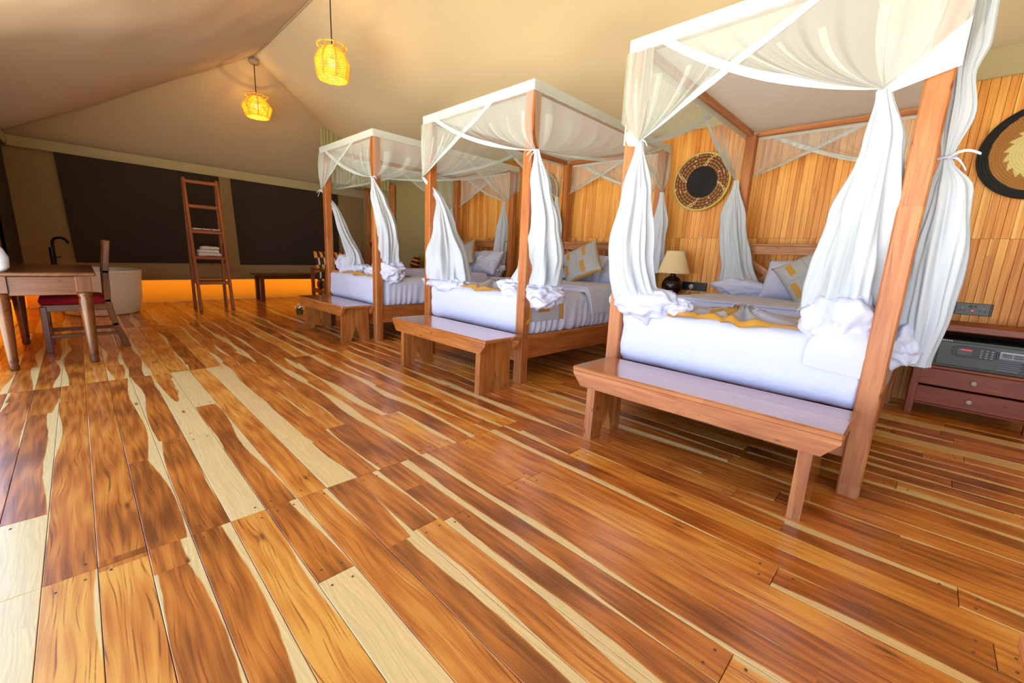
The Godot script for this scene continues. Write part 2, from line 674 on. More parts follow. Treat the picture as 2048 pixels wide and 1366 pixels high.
	var kente := func(x: float, y: float) -> Color:
		var u := fmod(x * 7.0, 1.0)
		var row := int(y * 4.0)
		var c := Color8(58, 22, 34)
		if row % 2 == 0:
			c = Color8(226, 140, 20) if u < 0.5 else Color8(58, 22, 34)
			if u > 0.42 and u < 0.5:
				c = Color8(226, 206, 160)
		else:
			c = Color8(60, 24, 36) if u < 0.5 else Color8(214, 196, 150)
			if u > 0.8:
				c = Color8(20, 18, 22)
		return c
	mat("kente", Color(1, 1, 1), 0.8, painted(256, 128, kente))
	var kente_b := func(x: float, y: float) -> Color:
		var c := Color8(128, 104, 62)
		if x > 0.52:
			c = Color8(60, 24, 32)
			if fmod(y * 7.0, 1.0) < 0.45:
				c = Color8(232, 198, 120) if x < 0.74 else (Color8(236, 150, 20) if y < 0.4 else Color8(70, 30, 34))
		elif y < 0.12:
			c = Color8(112, 92, 66)
		elif y < 0.32 and fmod(x * 4.0, 1.0) < 0.5:
			c = Color8(64, 34, 34)
		elif y < 0.6 and fmod(x * 4.0, 1.0) > 0.45:
			c = Color8(178, 108, 40)
		elif y > 0.86:
			c = Color8(64, 36, 40)
		return c
	mat("kente_panel", Color(1, 1, 1), 0.8, painted(256, 128, kente_b))
	# coiled basket faces: u turns round the rim, v runs from the centre outwards
	var coil_a := func(u: float, v: float) -> Color:
		var k := int(v * 20.0)
		var black := Color8(20, 20, 22)
		var tan_c := Color8(186, 132, 66)
		var brown := Color8(104, 62, 42)
		var cream := Color8(236, 218, 150)
		var c := black
		if v > 0.93:
			c = Color8(214, 190, 104)
		elif v > 0.52:
			c = tan_c
			if k % 2 == 0 or fmod(u * 34.0 + k * 0.61 + sin(k * 5.0), 1.0) < 0.3:
				c = brown
			var arm := fmod(u * 4.0 + k * 0.028, 1.0)
			if arm < 0.1 and (int(u * 110.0) + k) % 2 == 0:
				c = cream
			elif arm > 0.45 and arm < 0.5 and k % 3 == 0:
				c = cream
		return c * (0.92 + 0.08 * sin(u * 700.0))
	mat("coil_black", Color(1, 1, 1), 0.7, painted(1024, 80, coil_a))
	var coil_b := func(u: float, v: float) -> Color:
		var k := int(v * 20.0)
		var zig := fmod(u * 18.0, 1.0) * 0.1
		var c := Color8(20, 20, 22)
		if v < 0.03 + zig * 0.6:
			c = Color8(28, 24, 22)
		elif v < 0.5 + zig:
			c = Color8(226, 212, 146)
		elif v < 0.86 + 0.06 * sin(u * TAU + 2.0):
			c = Color8(176, 122, 60)
		return c * (0.92 + 0.08 * sin(u * 700.0 + k))
	mat("coil_cream", Color(1, 1, 1), 0.7, painted(1024, 80, coil_b))
	var label := func(x: float, y: float) -> Color:
		var c := Color8(20, 22, 32)
		var row := int(y * 18.0)
		if y < 0.36:
			if y < 0.06 or x < 0.02 or x > 0.98 or absf(x - 0.47) < 0.012 or y > 0.34:
				c = Color8(200, 206, 222)
			elif x < 0.47 and (x < 0.12 or y > 0.26):
				c = Color8(120, 126, 150)
			elif row % 2 == 1 and sin(x * 190.0 + row * 7.0) > -0.2 and x > 0.14:
				c = Color8(176, 180, 196)
		elif row % 2 == 1 and x < 0.96 - 0.05 * fmod(row * 3.0, 4.0) and sin(x * 230.0 + row * 5.0) > -0.4:
			c = Color8(128, 132, 150)
		return c
	mat("label", Color(1, 1, 1), 0.4, painted(128, 96, label))

# ------------------------------------------------------------------ the room
const WALL_Z := -4.65
const FRONT_Z := 0.56
const RIDGE_Z := -2.1
const RIDGE_Y := 3.68
const END_X := 2.2

func far_x(z: float) -> float:      # the far wall stands a little askew
	return -8.94 + 0.095 * z

func right_y(z: float) -> float:    # height of the slope over the beds
	return lerpf(2.56, RIDGE_Y, (z - WALL_Z) / (RIDGE_Z - WALL_Z))

func left_y(z: float) -> float:
	return lerpf(RIDGE_Y, 2.27, (z - RIDGE_Z) / (FRONT_Z - RIDGE_Z))

func sheet(rows: Array, thick: Vector3) -> MB:      # a cloth with two faces
	var m := MB.new()
	m.grid(rows)
	var other := []
	for r in rows:
		var q := PackedVector3Array()
		for p in r:
			q.append(p + thick)
		other.append(q)
	m.grid(other, false, true)
	return m

func patch(a: Vector3, b: Vector3, c: Vector3, d: Vector3, nu: int, nv: int, sag: Vector3, ripple := 0.0) -> Array:
	var rows := []
	for r in nv + 1:
		var v := float(r) / nv
		var row := PackedVector3Array()
		for k in nu + 1:
			var u := float(k) / nu
			var p := a.lerp(b, u).lerp(d.lerp(c, u), v)
			p += sag * (16.0 * u * (1.0 - u) * v * (1.0 - v))
			if ripple > 0.0:
				p += sag.normalized() * ripple * nz.get_noise_3dv(p * 60.0) * 4.0 * sqrt(u * (1.0 - u) * v * (1.0 - v))
			row.append(p)
		rows.append(row)
	return rows

func build_floor() -> void:
	var f := setting("floor", "varnished two-tone teak plank floor with cream sapwood streaks", "floor")
	box_part("subfloor", Vector3(-3.6, -0.09, -2.02), Vector3(11.9, 0.12, 5.5), M.gap, f)
	var pitch := 0.1166
	var nails := MB.new()
	for k in range(-1, 45):
		var z0 := 0.529 - pitch * k
		var z1 := maxf(z0 - pitch, -4.66)
		if z0 - z1 < 0.02:
			continue
		var zc := (z0 + z1) * 0.5
		var cuts: Array[float] = [far_x(zc) + 0.01]
		for x: float in [-6.5, -4.06, -1.675]:
			var jump := 0.0
			if zc < -1.8:
				jump = rng.randf_range(-0.9, 0.9)
			if zc < -1.2 and x < -6.0:
				continue
			cuts.append(x + jump)
		if k >= 8 and k < 20:
			cuts.append([-1.165, -0.2, 0.3, -1.19][k % 4])
		elif zc < -1.8:
			cuts.append(rng.randf_range(-0.75, 0.35))
		elif k % 2 == 0:
			cuts.append([-0.05, 0.45, -0.62][k % 3])
		if k == 7:
			cuts.append(-2.62)
		if k == 8:
			cuts.append(-3.1)
		if k == 2:
			cuts.append(-2.15)
		if k % 3 == 0 and zc > -1.8 and k != 3:
			cuts.append(rng.randf_range(-3.6, -2.2))
		cuts.append(END_X)
		cuts.sort()
		for j in cuts.size() - 1:
			var x0 := cuts[j]
			var x1 := cuts[j + 1]
			if x1 - x0 < 0.06:
				continue
			var xm := (x0 + x1) * 0.5
			var strip: int = [0, 1, 3, 4, 6, 7, 8, 9, 11, 12, 13, 14, 15][rng.randi() % 13]
			if rng.randf() < 0.05:
				strip = 10
			var mirror := rng.randf() < 0.5
			var slide := rng.randf()
			if k == 8 and absf(x0 + 1.165) < 0.02:
				strip = 2
			elif k == 7 and x0 > -1.7:
				strip = 0
			elif k == 7 and xm > -2.62 and xm < -1.68:
				strip = 10
			elif k == 7 and xm > -4.06 and xm < -2.62:
				strip = 5
				mirror = false
				slide = 0.0
			elif k == 8 and xm > -4.06 and xm < -3.1:
				strip = 2
			elif k == 2 and xm > -2.15 and xm < -1.68:
				strip = 10
			part("plank", plank(x0 + 0.0009, x1 - 0.0009, z0 - 0.0009, z1 + 0.0009, strip, mirror, slide), M.varnished_teak, f)
			if x0 > -4.2:
				for nx: float in [x0 + 0.045, x1 - 0.045]:
					for nzv: float in [z0 - 0.028, z1 + 0.028]:
						if rng.randf() < 0.6:
							lathe(nails, [Vector2(0.0045, -0.002), Vector2(0.004, 0.0012), Vector2(0.0, 0.0014)], 8, Transform3D(Basis(), Vector3(nx + rng.randf_range(-0.01, 0.01), 0.0, nzv)))
	var nh := part("nail_heads", nails, M.nail, f)
	nh.set_meta("kind", "stuff")

func plank(x0: float, x1: float, z0: float, z1: float, strip: int, mirror: bool, slide: float) -> MB:
	var m := MB.new()
	var b := 0.0013
	var d := 0.018
	var y := rng.randf_range(-0.0006, 0.0006)
	var uv := func(p: Vector3) -> Vector2:
		var v := (p.z - z1) / (z0 - z1)
		if mirror:
			v = 1.0 - v
		return Vector2((p.x - x0) / 2.42 + slide, (strip + 0.03 + 0.94 * v) / 16.0)
	var ring := [Vector3(x0, y - d, z0), Vector3(x1, y - d, z0), Vector3(x1, y - d, z1), Vector3(x0, y - d, z1)]
	var mid := []
	var top := []
	for p in ring:
		mid.append(Vector3(p.x, y - b * 0.7, p.z))
		top.append(Vector3(clampf(p.x, x0 + b, x1 - b), y, clampf(p.z, z1 + b, z0 - b)))
	m.quad(top[0], top[1], top[2], top[3], Vector3.UP, uv.call(top[0]), uv.call(top[1]), uv.call(top[2]), uv.call(top[3]))
	for k in 4:
		var e := (k + 1) % 4
		var out: Vector3 = (mid[k] + mid[e]) * 0.5 - Vector3((x0 + x1) * 0.5, y, (z0 + z1) * 0.5)
		m.quad(mid[k], mid[e], top[e], top[k], out + Vector3.UP * 0.01, uv.call(mid[k]), uv.call(mid[e]), uv.call(top[e]), uv.call(top[k]))
		m.quad(ring[k], ring[e], mid[e], mid[k], out, uv.call(mid[k]), uv.call(mid[e]), uv.call(mid[e]), uv.call(mid[k]))
	return m

func build_walls() -> void:
	# the wall behind the beds: canvas at the far end, narrow pine boards elsewhere
	var w := setting("wall_right", "honey pine wall of narrow upright boards behind the beds, canvas at its far end", "wall")
	part("canvas", sheet(patch(Vector3(-9.42, 0, WALL_Z), Vector3(-5.98, 0, WALL_Z), Vector3(-5.98, 2.6, WALL_Z), Vector3(-9.42, 2.6, WALL_Z), 24, 16, Vector3(0, 0, -0.02), 0.04), Vector3(0, 0, -0.03)), M.canvas_wall, w)
	box_part("backing", Vector3(-1.9, 1.3, WALL_Z - 0.06), Vector3(8.2, 2.7, 0.08), M.gap, w)
	var step := 0.0475
	var meshes := []
	for half in 2:
		var y0 := 0.0 if half == 0 else 1.287
		var y1 := 1.285 if half == 0 else 2.5
		for s in 16:
			meshes.append(wall_board(step - 0.0015, y0, y1, s))
	for k in 147:
		for half in 2:
			var o := part("plank", meshes[half * 16 + rng.randi() % 16], M.pine_boards, w)
			o.position = Vector3(-6.06 + step * (k + 0.5), 0, WALL_Z + rng.randf_range(-0.0012, 0.0012))
	box_part("end_panel", Vector3(1.55, 1.25, WALL_Z - 0.005), Vector3(1.3, 2.5, 0.03), M.canvas_wall, w)
	var b := setting("trim_1", "pale canvas band along the top of the pine wall", "trim")
	part("band", sheet(patch(Vector3(-9.42, 2.38, WALL_Z + 0.02), Vector3(END_X, 2.38, WALL_Z + 0.02), Vector3(END_X, 2.58, WALL_Z + 0.035), Vector3(-9.42, 2.58, WALL_Z + 0.035), 40, 3, Vector3(0, 0, 0.012), 0.06), Vector3(0, 0, -0.012)), M.canvas_band, b)
	# far wall: canvas frame round two dark blinds, orange skirt below
	var f := setting("wall_back", "dim canvas far wall with two dark roll blinds above an orange skirt", "wall")
	var fp := func(z: float, y: float, out := 0.0) -> Vector3:
		return Vector3(far_x(z) + out, y, z)
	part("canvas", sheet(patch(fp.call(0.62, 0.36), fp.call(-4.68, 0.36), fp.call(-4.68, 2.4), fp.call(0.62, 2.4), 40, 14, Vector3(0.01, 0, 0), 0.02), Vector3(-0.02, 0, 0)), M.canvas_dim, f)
	part("skirt", sheet([PackedVector3Array([fp.call(0.62, 0.0, -0.012), fp.call(-4.68, 0.0, -0.012)]), PackedVector3Array([fp.call(0.62, 0.62, -0.012), fp.call(-4.68, 0.62, -0.012)])], Vector3(-0.004, 0, 0)), M.skirt, f)
	# canvas hem hanging over the skirt, lifted beside the ladder
	for seg in [[0.55, 0.43, -1.72, 0.41], [-2.06, 0.43, -2.5, 0.40], [-2.5, 0.41, -4.66, 0.42]]:
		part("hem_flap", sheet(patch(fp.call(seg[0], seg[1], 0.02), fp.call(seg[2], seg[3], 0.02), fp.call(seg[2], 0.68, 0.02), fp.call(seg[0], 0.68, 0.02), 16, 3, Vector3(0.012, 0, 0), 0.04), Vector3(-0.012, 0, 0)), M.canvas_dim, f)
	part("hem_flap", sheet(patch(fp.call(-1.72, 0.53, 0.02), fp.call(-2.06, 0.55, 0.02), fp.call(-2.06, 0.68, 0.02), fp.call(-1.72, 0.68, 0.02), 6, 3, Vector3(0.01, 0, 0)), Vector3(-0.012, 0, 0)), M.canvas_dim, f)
	var nb := 0
	for seg in [[0.09, 0.03, -1.86, -1.84], [-2.03, -2.09, -4.02, -4.02]]:
		nb += 1
		var bl := setting("window_%d" % nb, ["black roll blind over the mesh window behind the ladder shelf", "black roll blind over the mesh window behind the low console table"][nb - 1], "window")
		part("blind", sheet(patch(fp.call(seg[1], 0.64, 0.035), fp.call(seg[3], 0.66, 0.035), fp.call(seg[2], 2.22, 0.035), fp.call(seg[0], 2.22, 0.035), 20, 12, Vector3(0.015, 0, 0), 0.02), Vector3(-0.01, 0, 0)), M.blind, bl)
		part("bottom_bar", tube(MB.new(), [fp.call(seg[1], 0.645, 0.04), fp.call(seg[3], 0.665, 0.04)], 0.014, 8), M.blind, bl)
	var fb := setting("trim_2", "pale canvas band below the roof along the far wall", "trim")
	part("band", sheet(patch(fp.call(0.5, 2.13, 0.05), fp.call(-4.68, 2.13, 0.05), fp.call(-4.68, 2.29, 0.06), fp.call(0.5, 2.26, 0.06), 30, 3, Vector3(0.02, 0, 0), 0.04), Vector3(-0.012, 0, 0)), M.canvas_band, fb)
	# open side of the tent on the left
	var l := setting("wall_left", "dim canvas side wall with a dark blind and orange skirt beyond the desk", "wall")
	var lz := FRONT_Z
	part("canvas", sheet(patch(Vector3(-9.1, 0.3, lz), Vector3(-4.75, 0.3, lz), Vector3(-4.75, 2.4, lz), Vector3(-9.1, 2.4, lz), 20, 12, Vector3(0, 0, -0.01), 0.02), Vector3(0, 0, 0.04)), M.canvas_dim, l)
	part("skirt", sheet([PackedVector3Array([Vector3(-9.1, 0, lz + 0.01), Vector3(-4.75, 0, lz + 0.01)]), PackedVector3Array([Vector3(-9.1, 0.5, lz + 0.01), Vector3(-4.75, 0.5, lz + 0.01)])], Vector3(0, 0, 0.004)), M.skirt, l)
	part("canvas_header", sheet(patch(Vector3(-4.75, 2.16, lz), Vector3(END_X, 2.16, lz), Vector3(END_X, 2.4, lz), Vector3(-4.75, 2.4, lz), 20, 3, Vector3(0, 0, -0.01), 0.06), Vector3(0, 0, 0.03)), M.canvas_dim, l)
	var wl := setting("window_3", "black roll blind on the left wall beside the far corner", "window")
	part("blind", sheet(patch(Vector3(-8.72, 0.62, lz - 0.035), Vector3(-7.0, 0.62, lz - 0.035), Vector3(-7.0, 2.2, lz - 0.035), Vector3(-8.42, 2.2, lz - 0.035), 14, 10, Vector3(0, 0, -0.012), 0.02), Vector3(0, 0, 0.01)), M.blind, wl)
	var lb := setting("trim_3", "pale canvas band below the roof along the left wall", "trim")
	part("band", sheet(patch(Vector3(-9.1, 2.13, lz - 0.05), Vector3(END_X, 2.13, lz - 0.05), Vector3(END_X, 2.27, lz - 0.055), Vector3(-9.1, 2.27, lz - 0.055), 24, 3, Vector3(0, 0, -0.015), 0.06), Vector3(0, 0, 0.012)), M.canvas_band, lb)
	var e := setting("wall_front", "canvas end wall of the tent beside the last bed", "wall")
	part("canvas", sheet(patch(Vector3(END_X, 0, lz), Vector3(END_X, 0, WALL_Z), Vector3(END_X, 3.8, WALL_Z), Vector3(END_X, 3.8, lz), 12, 10, Vector3(-0.02, 0, 0), 0.4), Vector3(0.04, 0, 0)), M.canvas_wall, e)

func wall_board(wd: float, y0: float, y1: float, strip: int) -> ArrayMesh:
	var m := MB.new()
	var b := 0.0023
	var d := 0.014
	var h := wd * 0.5
	var slide := rng.randf()
	var uv := func(p: Vector3) -> Vector2:
		return Vector2(p.y / 2.5 + slide, (strip + 0.04 + 0.92 * (p.x + h) / wd) / 16.0)
	var xs := [-h, -h + b, h - b, h]
	var zs := [-b, 0.0, 0.0, -b]
	for k in 3:
		var p := [Vector3(xs[k], y0, zs[k]), Vector3(xs[k + 1], y0, zs[k + 1]), Vector3(xs[k + 1], y1, zs[k + 1]), Vector3(xs[k], y1, zs[k])]
		m.quad(p[0], p[1], p[2], p[3], Vector3(k - 1.0, 0, 1), uv.call(p[0]), uv.call(p[1]), uv.call(p[2]), uv.call(p[3]))
	for s: float in [-1.0, 1.0]:
		var p := [Vector3(s * h, y0, -d), Vector3(s * h, y0, -b), Vector3(s * h, y1, -b), Vector3(s * h, y1, -d)]
		m.quad(p[0], p[1], p[2], p[3], Vector3(s, 0, 0), uv.call(p[0]), uv.call(p[1]), uv.call(p[2]), uv.call(p[3]))
	for y: float in [y0, y1]:
		var p := [Vector3(-h, y, -d), Vector3(h, y, -d), Vector3(h, y, -b), Vector3(-h, y, -b)]
		m.quad(p[0], p[1], p[2], p[3], Vector3(0, 1 if y == y1 else -1, 0), uv.call(p[0]), uv.call(p[1]), uv.call(p[2]), uv.call(p[3]))
	return m.done()

func build_ceiling() -> void:
	var c := setting("ceiling", "beige canvas tent roof with a ridge and a sloping hip end", "ceiling")
	var px := -7.56
	var fx := far_x(-2.1) + 0.05
	var peak := Vector3(px, RIDGE_Y, RIDGE_Z)
	var up := Vector3(0, 0.03, 0)
	# the hip over the beds runs from the peak towards the far right corner
	var hip_z := -4.68
	var hip := Vector3(-9.45, right_y(hip_z), hip_z)
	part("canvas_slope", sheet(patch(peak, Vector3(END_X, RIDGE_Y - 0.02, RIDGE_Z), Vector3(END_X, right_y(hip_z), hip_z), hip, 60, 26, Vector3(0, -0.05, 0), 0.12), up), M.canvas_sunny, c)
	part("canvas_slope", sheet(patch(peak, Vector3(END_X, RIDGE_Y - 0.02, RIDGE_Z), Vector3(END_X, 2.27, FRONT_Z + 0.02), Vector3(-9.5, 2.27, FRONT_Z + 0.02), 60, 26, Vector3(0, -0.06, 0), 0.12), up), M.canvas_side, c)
	var a := Vector3(far_x(0.52), 2.25, 0.54)
	var d := Vector3(far_x(-4.7), 2.28, -4.7)
	var rows := []
	for r in 25:
		var v := r / 24.0
		var row := PackedVector3Array()
		for k in 41:
			var u := k / 40.0
			var e := a.lerp(d, u)
			# upper edge follows the hips: left corner - peak - right hip foot
			var hi := Vector3(px, RIDGE_Y, lerpf(0.54, -4.7, u))
			var p := e.lerp(hi, v)
			p.y -= 0.10 * sin(PI * v) * (0.4 + 0.6 * sin(PI * u))
			row.append(p)
		rows.append(row)
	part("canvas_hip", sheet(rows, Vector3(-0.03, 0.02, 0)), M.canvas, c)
	part("ridge_seam", tube(MB.new(), [peak + Vector3(0, -0.015, 0), Vector3(END_X, RIDGE_Y - 0.035, RIDGE_Z)], 0.012, 6), M.canvas, c)
	# pleated curtain hung across the far end of the slope over the beds
	var g := []
	for r in 9:
		var v := r / 8.0
		var row := PackedVector3Array()
		for k in 121:
			var z := lerpf(-3.27, -4.6, k / 120.0)
			var y := lerpf(right_y(z) - 0.005, 2.2, v)
			row.append(Vector3(-8.17 + 0.018 * sin(z * 95.0 + sin(z * 17.0) * 2.0) * (0.4 + 0.6 * v) + 0.02 * v * sin(z * 9.0), y, z))
		g.append(row)
	var cur := part("pelmet_curtain", sheet(g, Vector3(-0.006, 0, 0)), M.canvas_wall)
	tag(cur, "gathered beige pelmet curtain hung from the roof seam behind the farthest bed", "curtain")
	# door in the canvas behind the farthest bed
	var dr := setting("door_1", "rustic timber door frame with a mid rail in the canvas wall behind the farthest bed", "door")
	for x: float in [-9.1, -8.04]:
		box_part("stile", Vector3(x - 0.04, 1.16, WALL_Z + 0.03), Vector3(0.075, 2.32, 0.06), M.door_wood, dr, 1, 0.015)
		box_part("stile", Vector3(x + 0.04, 1.16, WALL_Z + 0.035), Vector3(0.06, 2.32, 0.05), M.door_wood, dr, 1, 0.02)
	box_part("rail", Vector3(-8.57, 2.3, WALL_Z + 0.03), Vector3(1.0, 0.07, 0.05), M.door_wood, dr, 0, 0.012)
	box_part("rail", Vector3(-8.57, 1.13, WALL_Z + 0.025), Vector3(1.0, 0.09, 0.04), M.dark_wood, dr, 0, 0.012)
	box_part("door_panel", Vector3(-8.57, 1.15, WALL_Z + 0.01), Vector3(1.0, 2.3, 0.02), M.canvas_wall, dr)

# ------------------------------------------------------------------ beds
const BED_W := 1.35
const BED_L := 2.15
const POST := 0.082
const BEDS := [[-4.985, -2.26], [-2.868, -2.37], [-0.737, -2.325]]     # centre x, front z
const WHICH := ["farthest bed, by the door", "middle bed of the three", "nearest bed, beside the safe cabinet"]

func build_bed(n: int) -> void:
	var cx: float = BEDS[n][0]
	var zf: float = BEDS[n][1]
	var o := thing("four_poster_bed", ["teak four-poster bed frame farthest from the safe, beside the timber door", "teak four-poster bed frame standing between the two other beds", "teak four-poster bed frame nearest the viewer, left of the cabinet with the safe"][n], "bed", Vector3(cx, 0, zf), 0.0, "four-poster beds in a row")
	var hx := BED_W * 0.5 - POST * 0.5
	var wood: Material = M.bed_wood_pale if n == 2 else M.bed_wood
	var zb := -BED_L + POST * 0.5
	for x in [-hx, hx]:
		for z in [-POST * 0.5, zb]:
			box_part("post", Vector3(x, 1.09, z), Vector3(POST, 2.18, POST), wood, o, 1, 0.006)
	for x in [-hx, hx]:
		box_part("side_rail", Vector3(x + signf(x) * 0.012, 0.295, -BED_L * 0.5), Vector3(0.038, 0.19, BED_L - POST * 2.0), wood, o, 2)
		box_part("canopy_rail", Vector3(x, 2.184, -BED_L * 0.5), Vector3(0.04, 0.042, BED_L - POST * 2.0), wood, o, 2)
	box_part("foot_rail", Vector3(0, 0.27, -0.05), Vector3(BED_W - POST * 2.0, 0.2, 0.035), wood, o, 0)
	for z in [-POST * 0.5, zb]:
		box_part("canopy_rail", Vector3(0, 2.184, z), Vector3(BED_W - POST * 2.0, 0.042, 0.04), wood, o, 0)
	box_part("platform", Vector3(0, 0.365, -BED_L * 0.5), Vector3(BED_W - 0.1, 0.03, BED_L - 0.14), M.dark_wood, o, 0)
	var hb := box_part("headboard_rail", Vector3(0, 1.165, zb), Vector3(BED_W - POST * 2.0, 0.075, 0.04), M.head_wood, o, 0)
	box_part("cap", Vector3(0, 1.213, zb), Vector3(BED_W - POST * 2.0, 0.022, 0.062), M.head_wood, hb, 0)
	box_part("headboard_rail", Vector3(0, 0.7, zb), Vector3(BED_W - POST * 2.0, 0.08, 0.035), M.head_wood, o, 0)
	box_part("stile", Vector3(0, 0.935, zb), Vector3(0.06, 0.385, 0.034), M.head_wood, o, 1)
	var half := (BED_W - POST * 2.0) * 0.5
	for s: float in [-1.0, 1.0]:
		for q: float in [-1.0, 1.0]:
			var ang := atan2(0.36 * q, half - 0.04)
			box_part("cross_brace", Vector3(s * half * 0.5 + s * 0.015, 0.935, zb + 0.004 * q), Vector3(0.62, 0.06, 0.022), M.head_wood, o, 0, 0.003, Basis(Vector3(0, 0, 1), ang))

func build_mattress(n: int) -> void:
	var cx: float = BEDS[n][0]
	var zf: float = BEDS[n][1]
	var o := thing("mattress", ["white linen made-up mattress on the farthest bed", "white linen made-up mattress on the middle bed, gathered along its right side", "white linen made-up mattress on the nearest bed with its broad foot facing the bench"][n], "mattress", Vector3(cx, 0.38, zf), 0.0, "made-up mattresses on the four-poster beds")
	var s := Vector3(1.325, 0.335, 2.02)
	var off := n * 37.0
	var move := func(p: Vector3, out: Vector3) -> Vector3:
		var q := p
		var zz := 1.01 - p.z        # distance from the foot
		var squeeze := smoothstep(0.07, 0.12, zz)
		if absf(q.x) > 0.59 and squeeze < 1.0:
			q.x = signf(q.x) * lerpf(0.598 - (0.6625 - absf(q.x)) * 0.2, absf(q.x), squeeze)
		# pulled gathers down the long sides, broad waves elsewhere
		var side := absf(out.x)
		var low := clampf(0.5 - p.y / 0.3, 0.0, 1.0)
		q += out * (0.008 * nz.get_noise_3d(p.x * 160.0 + off, p.y * 160.0, p.z * 160.0))
		if side > 0.5:
			q += out * (0.011 * low * nz.get_noise_3d(p.z * 1500.0 + p.y * 260.0, p.y * 120.0, off) + 0.008 * low * sin(p.z * 70.0 + 3.0 * sin(p.z * 9.0 + off) + p.y * 6.0))
		if out.z > 0.5:
			q += out * 0.006 * nz.get_noise_3d(p.x * 300.0 + p.y * 300.0, p.y * 220.0 - p.x * 100.0, off + 5.0)
			q += out * 0.012 * smoothstep(0.4, 0.6, absf(p.x)) * ridged.get_noise_3d(p.x * 300.0, p.y * 500.0, off)
		return q
	var m := MB.new()
	rbox(m, s, 0.075, 0.016, func(p: Vector3, out: Vector3) -> Vector3: return move.call(p, out) + Vector3(0, s.y * 0.5, -0.03 - s.z * 0.5))
	part("sheet", m, M.linen, o)
	# folded-back duvet over the head half
	var d := MB.new()
	var rows := []
	for r in 41:
		var v := r / 40.0
		var row := PackedVector3Array()
		for k in 81:
			var u := k / 80.0
			var a := (u - 0.5) * 1.85
			var side := maxf(0.0, absf(a) - 0.64)
			var x := signf(a) * minf(absf(a), 0.64)
			x += signf(a) * 0.042 * (1.0 - exp(-side * 16.0))
			var round_y := -side + 0.03 * (1.0 - exp(-side * 30.0))
			var lift := 0.052 * sin(PI * clampf(v * 7.0, 0.0, 0.5)) if v < 0.5 else 0.05
			var z := -0.78 - 0.86 * v - 0.30 * clampf(absf(a) - 0.45, 0.0, 0.5) * (1.0 - v)
			row.append(Vector3(x + 0.006 * nz.get_noise_3d(z * 900.0, round_y * 300.0, off), 0.335 + lift + maxf(round_y, -0.3) + 0.007 * nz.get_noise_3d(x * 260.0, z * 260.0, off), z))
		rows.append(row)
	d.grid(rows)
	part("duvet", d, M.linen, o)
	var w := MB.new()
	var welt: Array = []
	for k in 81:
		welt.append(rows[1][k].lerp(rows[2][k], 0.5) + Vector3(0, 0.004, 0.004))
	tube(w, welt, 0.007, 6)
	part("welt", w, M.linen, o)

func build_pillows(n: int) -> void:
	var cx: float = BEDS[n][0]
	var zf: float = BEDS[n][1]
	for s: float in [-1.0, 1.0]:
		var m := MB.new()
		var lean := Basis(Vector3(1, 0, 0), -0.55)
		pillow(m, 0.50, 0.40, 0.19, Transform3D(lean, Vector3.ZERO), 0.02, 0.05, n * 90.0 + s * 20.0)
		var p := part("pillow", m, M.linen)
		p.position = Vector3(cx + (-0.06 if s < 0.0 else 0.385), 0.905, zf - 1.89)
		p.rotation.z = 0.05 * s + 0.04 * (n - 1)
		tag(p, "white pillow on the %s side of the headboard of the %s" % ["left" if s < 0 else "right", ["farthest bed", "middle bed", "nearest bed"][n]], "pillow", "white bed pillows")
	var at: Vector3 = [Vector3(-4.98, 0.975, -4.0), Vector3(-2.83, 0.975, -3.98), Vector3(-0.62, 0.955, -3.94)][n]
	var c := MB.new()
	pillow(c, 0.46, 0.46, 0.15, Transform3D(Basis(Vector3(1, 0, 0), -0.55) * Basis(Vector3(0, 0, 1), [0.5, 0.55, 0.62][n]), Vector3.ZERO), 0.004, 0.07, n * 13.0)
	var q := part("cushion", c, M.cushion)
	q.position = at
	tag(q, "grey cushion with gold blocks tilted on a corner against the pillows of the %s" % ["farthest bed", "middle bed", "nearest bed"][n], "cushion", "grey and gold cushions")

func build_runner(n: int) -> void:
	var cx: float = BEDS[n][0]
	var zf: float = BEDS[n][1]
	var m := MB.new()
	var rows := []
	for r in 33:
		var v := r / 32.0
		var row := PackedVector3Array()
		for k in 161:
			var u := k / 160.0
			var a := (u - 0.5) * (1.22 if n == 0 else 1.76)
			var side := maxf(0.0, absf(a) - 0.60)
			var x := signf(a) * minf(absf(a), 0.60) + signf(a) * 0.078 * (1.0 - exp(-side * 13.0))
			var y := 0.724 - side + 0.06 * (1.0 - exp(-side * 16.0))
			var z := zf - 0.062 - 0.45 * v
			# the cloth is pinched into a fan at the middle of the foot
			var dx := a - 0.02
			var dv := v - 0.55
			var rr := sqrt(dx * dx + dv * dv * 0.17)
			var th := atan2(dv * 0.42, dx)
			var fan := exp(-rr * rr * 18.0)
			y += 0.05 * fan * (0.5 + 0.5 * sin(th * 11.0)) + 0.035 * exp(-rr * rr * 160.0) - 0.022 * smoothstep(0.07, 0.0, v)
			z += (0.04 * sin(a * 17.0) * exp(-dx * dx * 9.0) + 0.02 * sin(a * 8.0 + n)) * (1.0 - v) - fan * 0.05 * (0.3 - v)
			y += 0.005 * nz.get_noise_3d(a * 500.0, v * 120.0, n * 9.0) * (1.0 if side == 0.0 else 0.3)
			# a flap folded over on the left of the fan
			y += 0.012 * smoothstep(0.0, 0.02, 0.06 - absf(a + 0.22)) 
			row.append(Vector3(cx + x, y, z))
		rows.append(row)
	m.grid(rows)
	var under := []
	for r in rows:
		var q := PackedVector3Array()
		for p in r:
			q.append(p + Vector3(0, -0.004, 0))
		under.append(q)
	m.grid(under, false, true)
	var o := part("bed_runner", m, M.runner)
	tag(o, "grey and gold satin bed runner fanned in folds across the foot of the %s" % ["farthest bed", "middle bed", "nearest bed"][n], "bed runner", "grey and gold bed runners")

# ------------------------------------------------------------------ mosquito nets
const NET_TOP := 2.218
const NET_BAND := 2.148

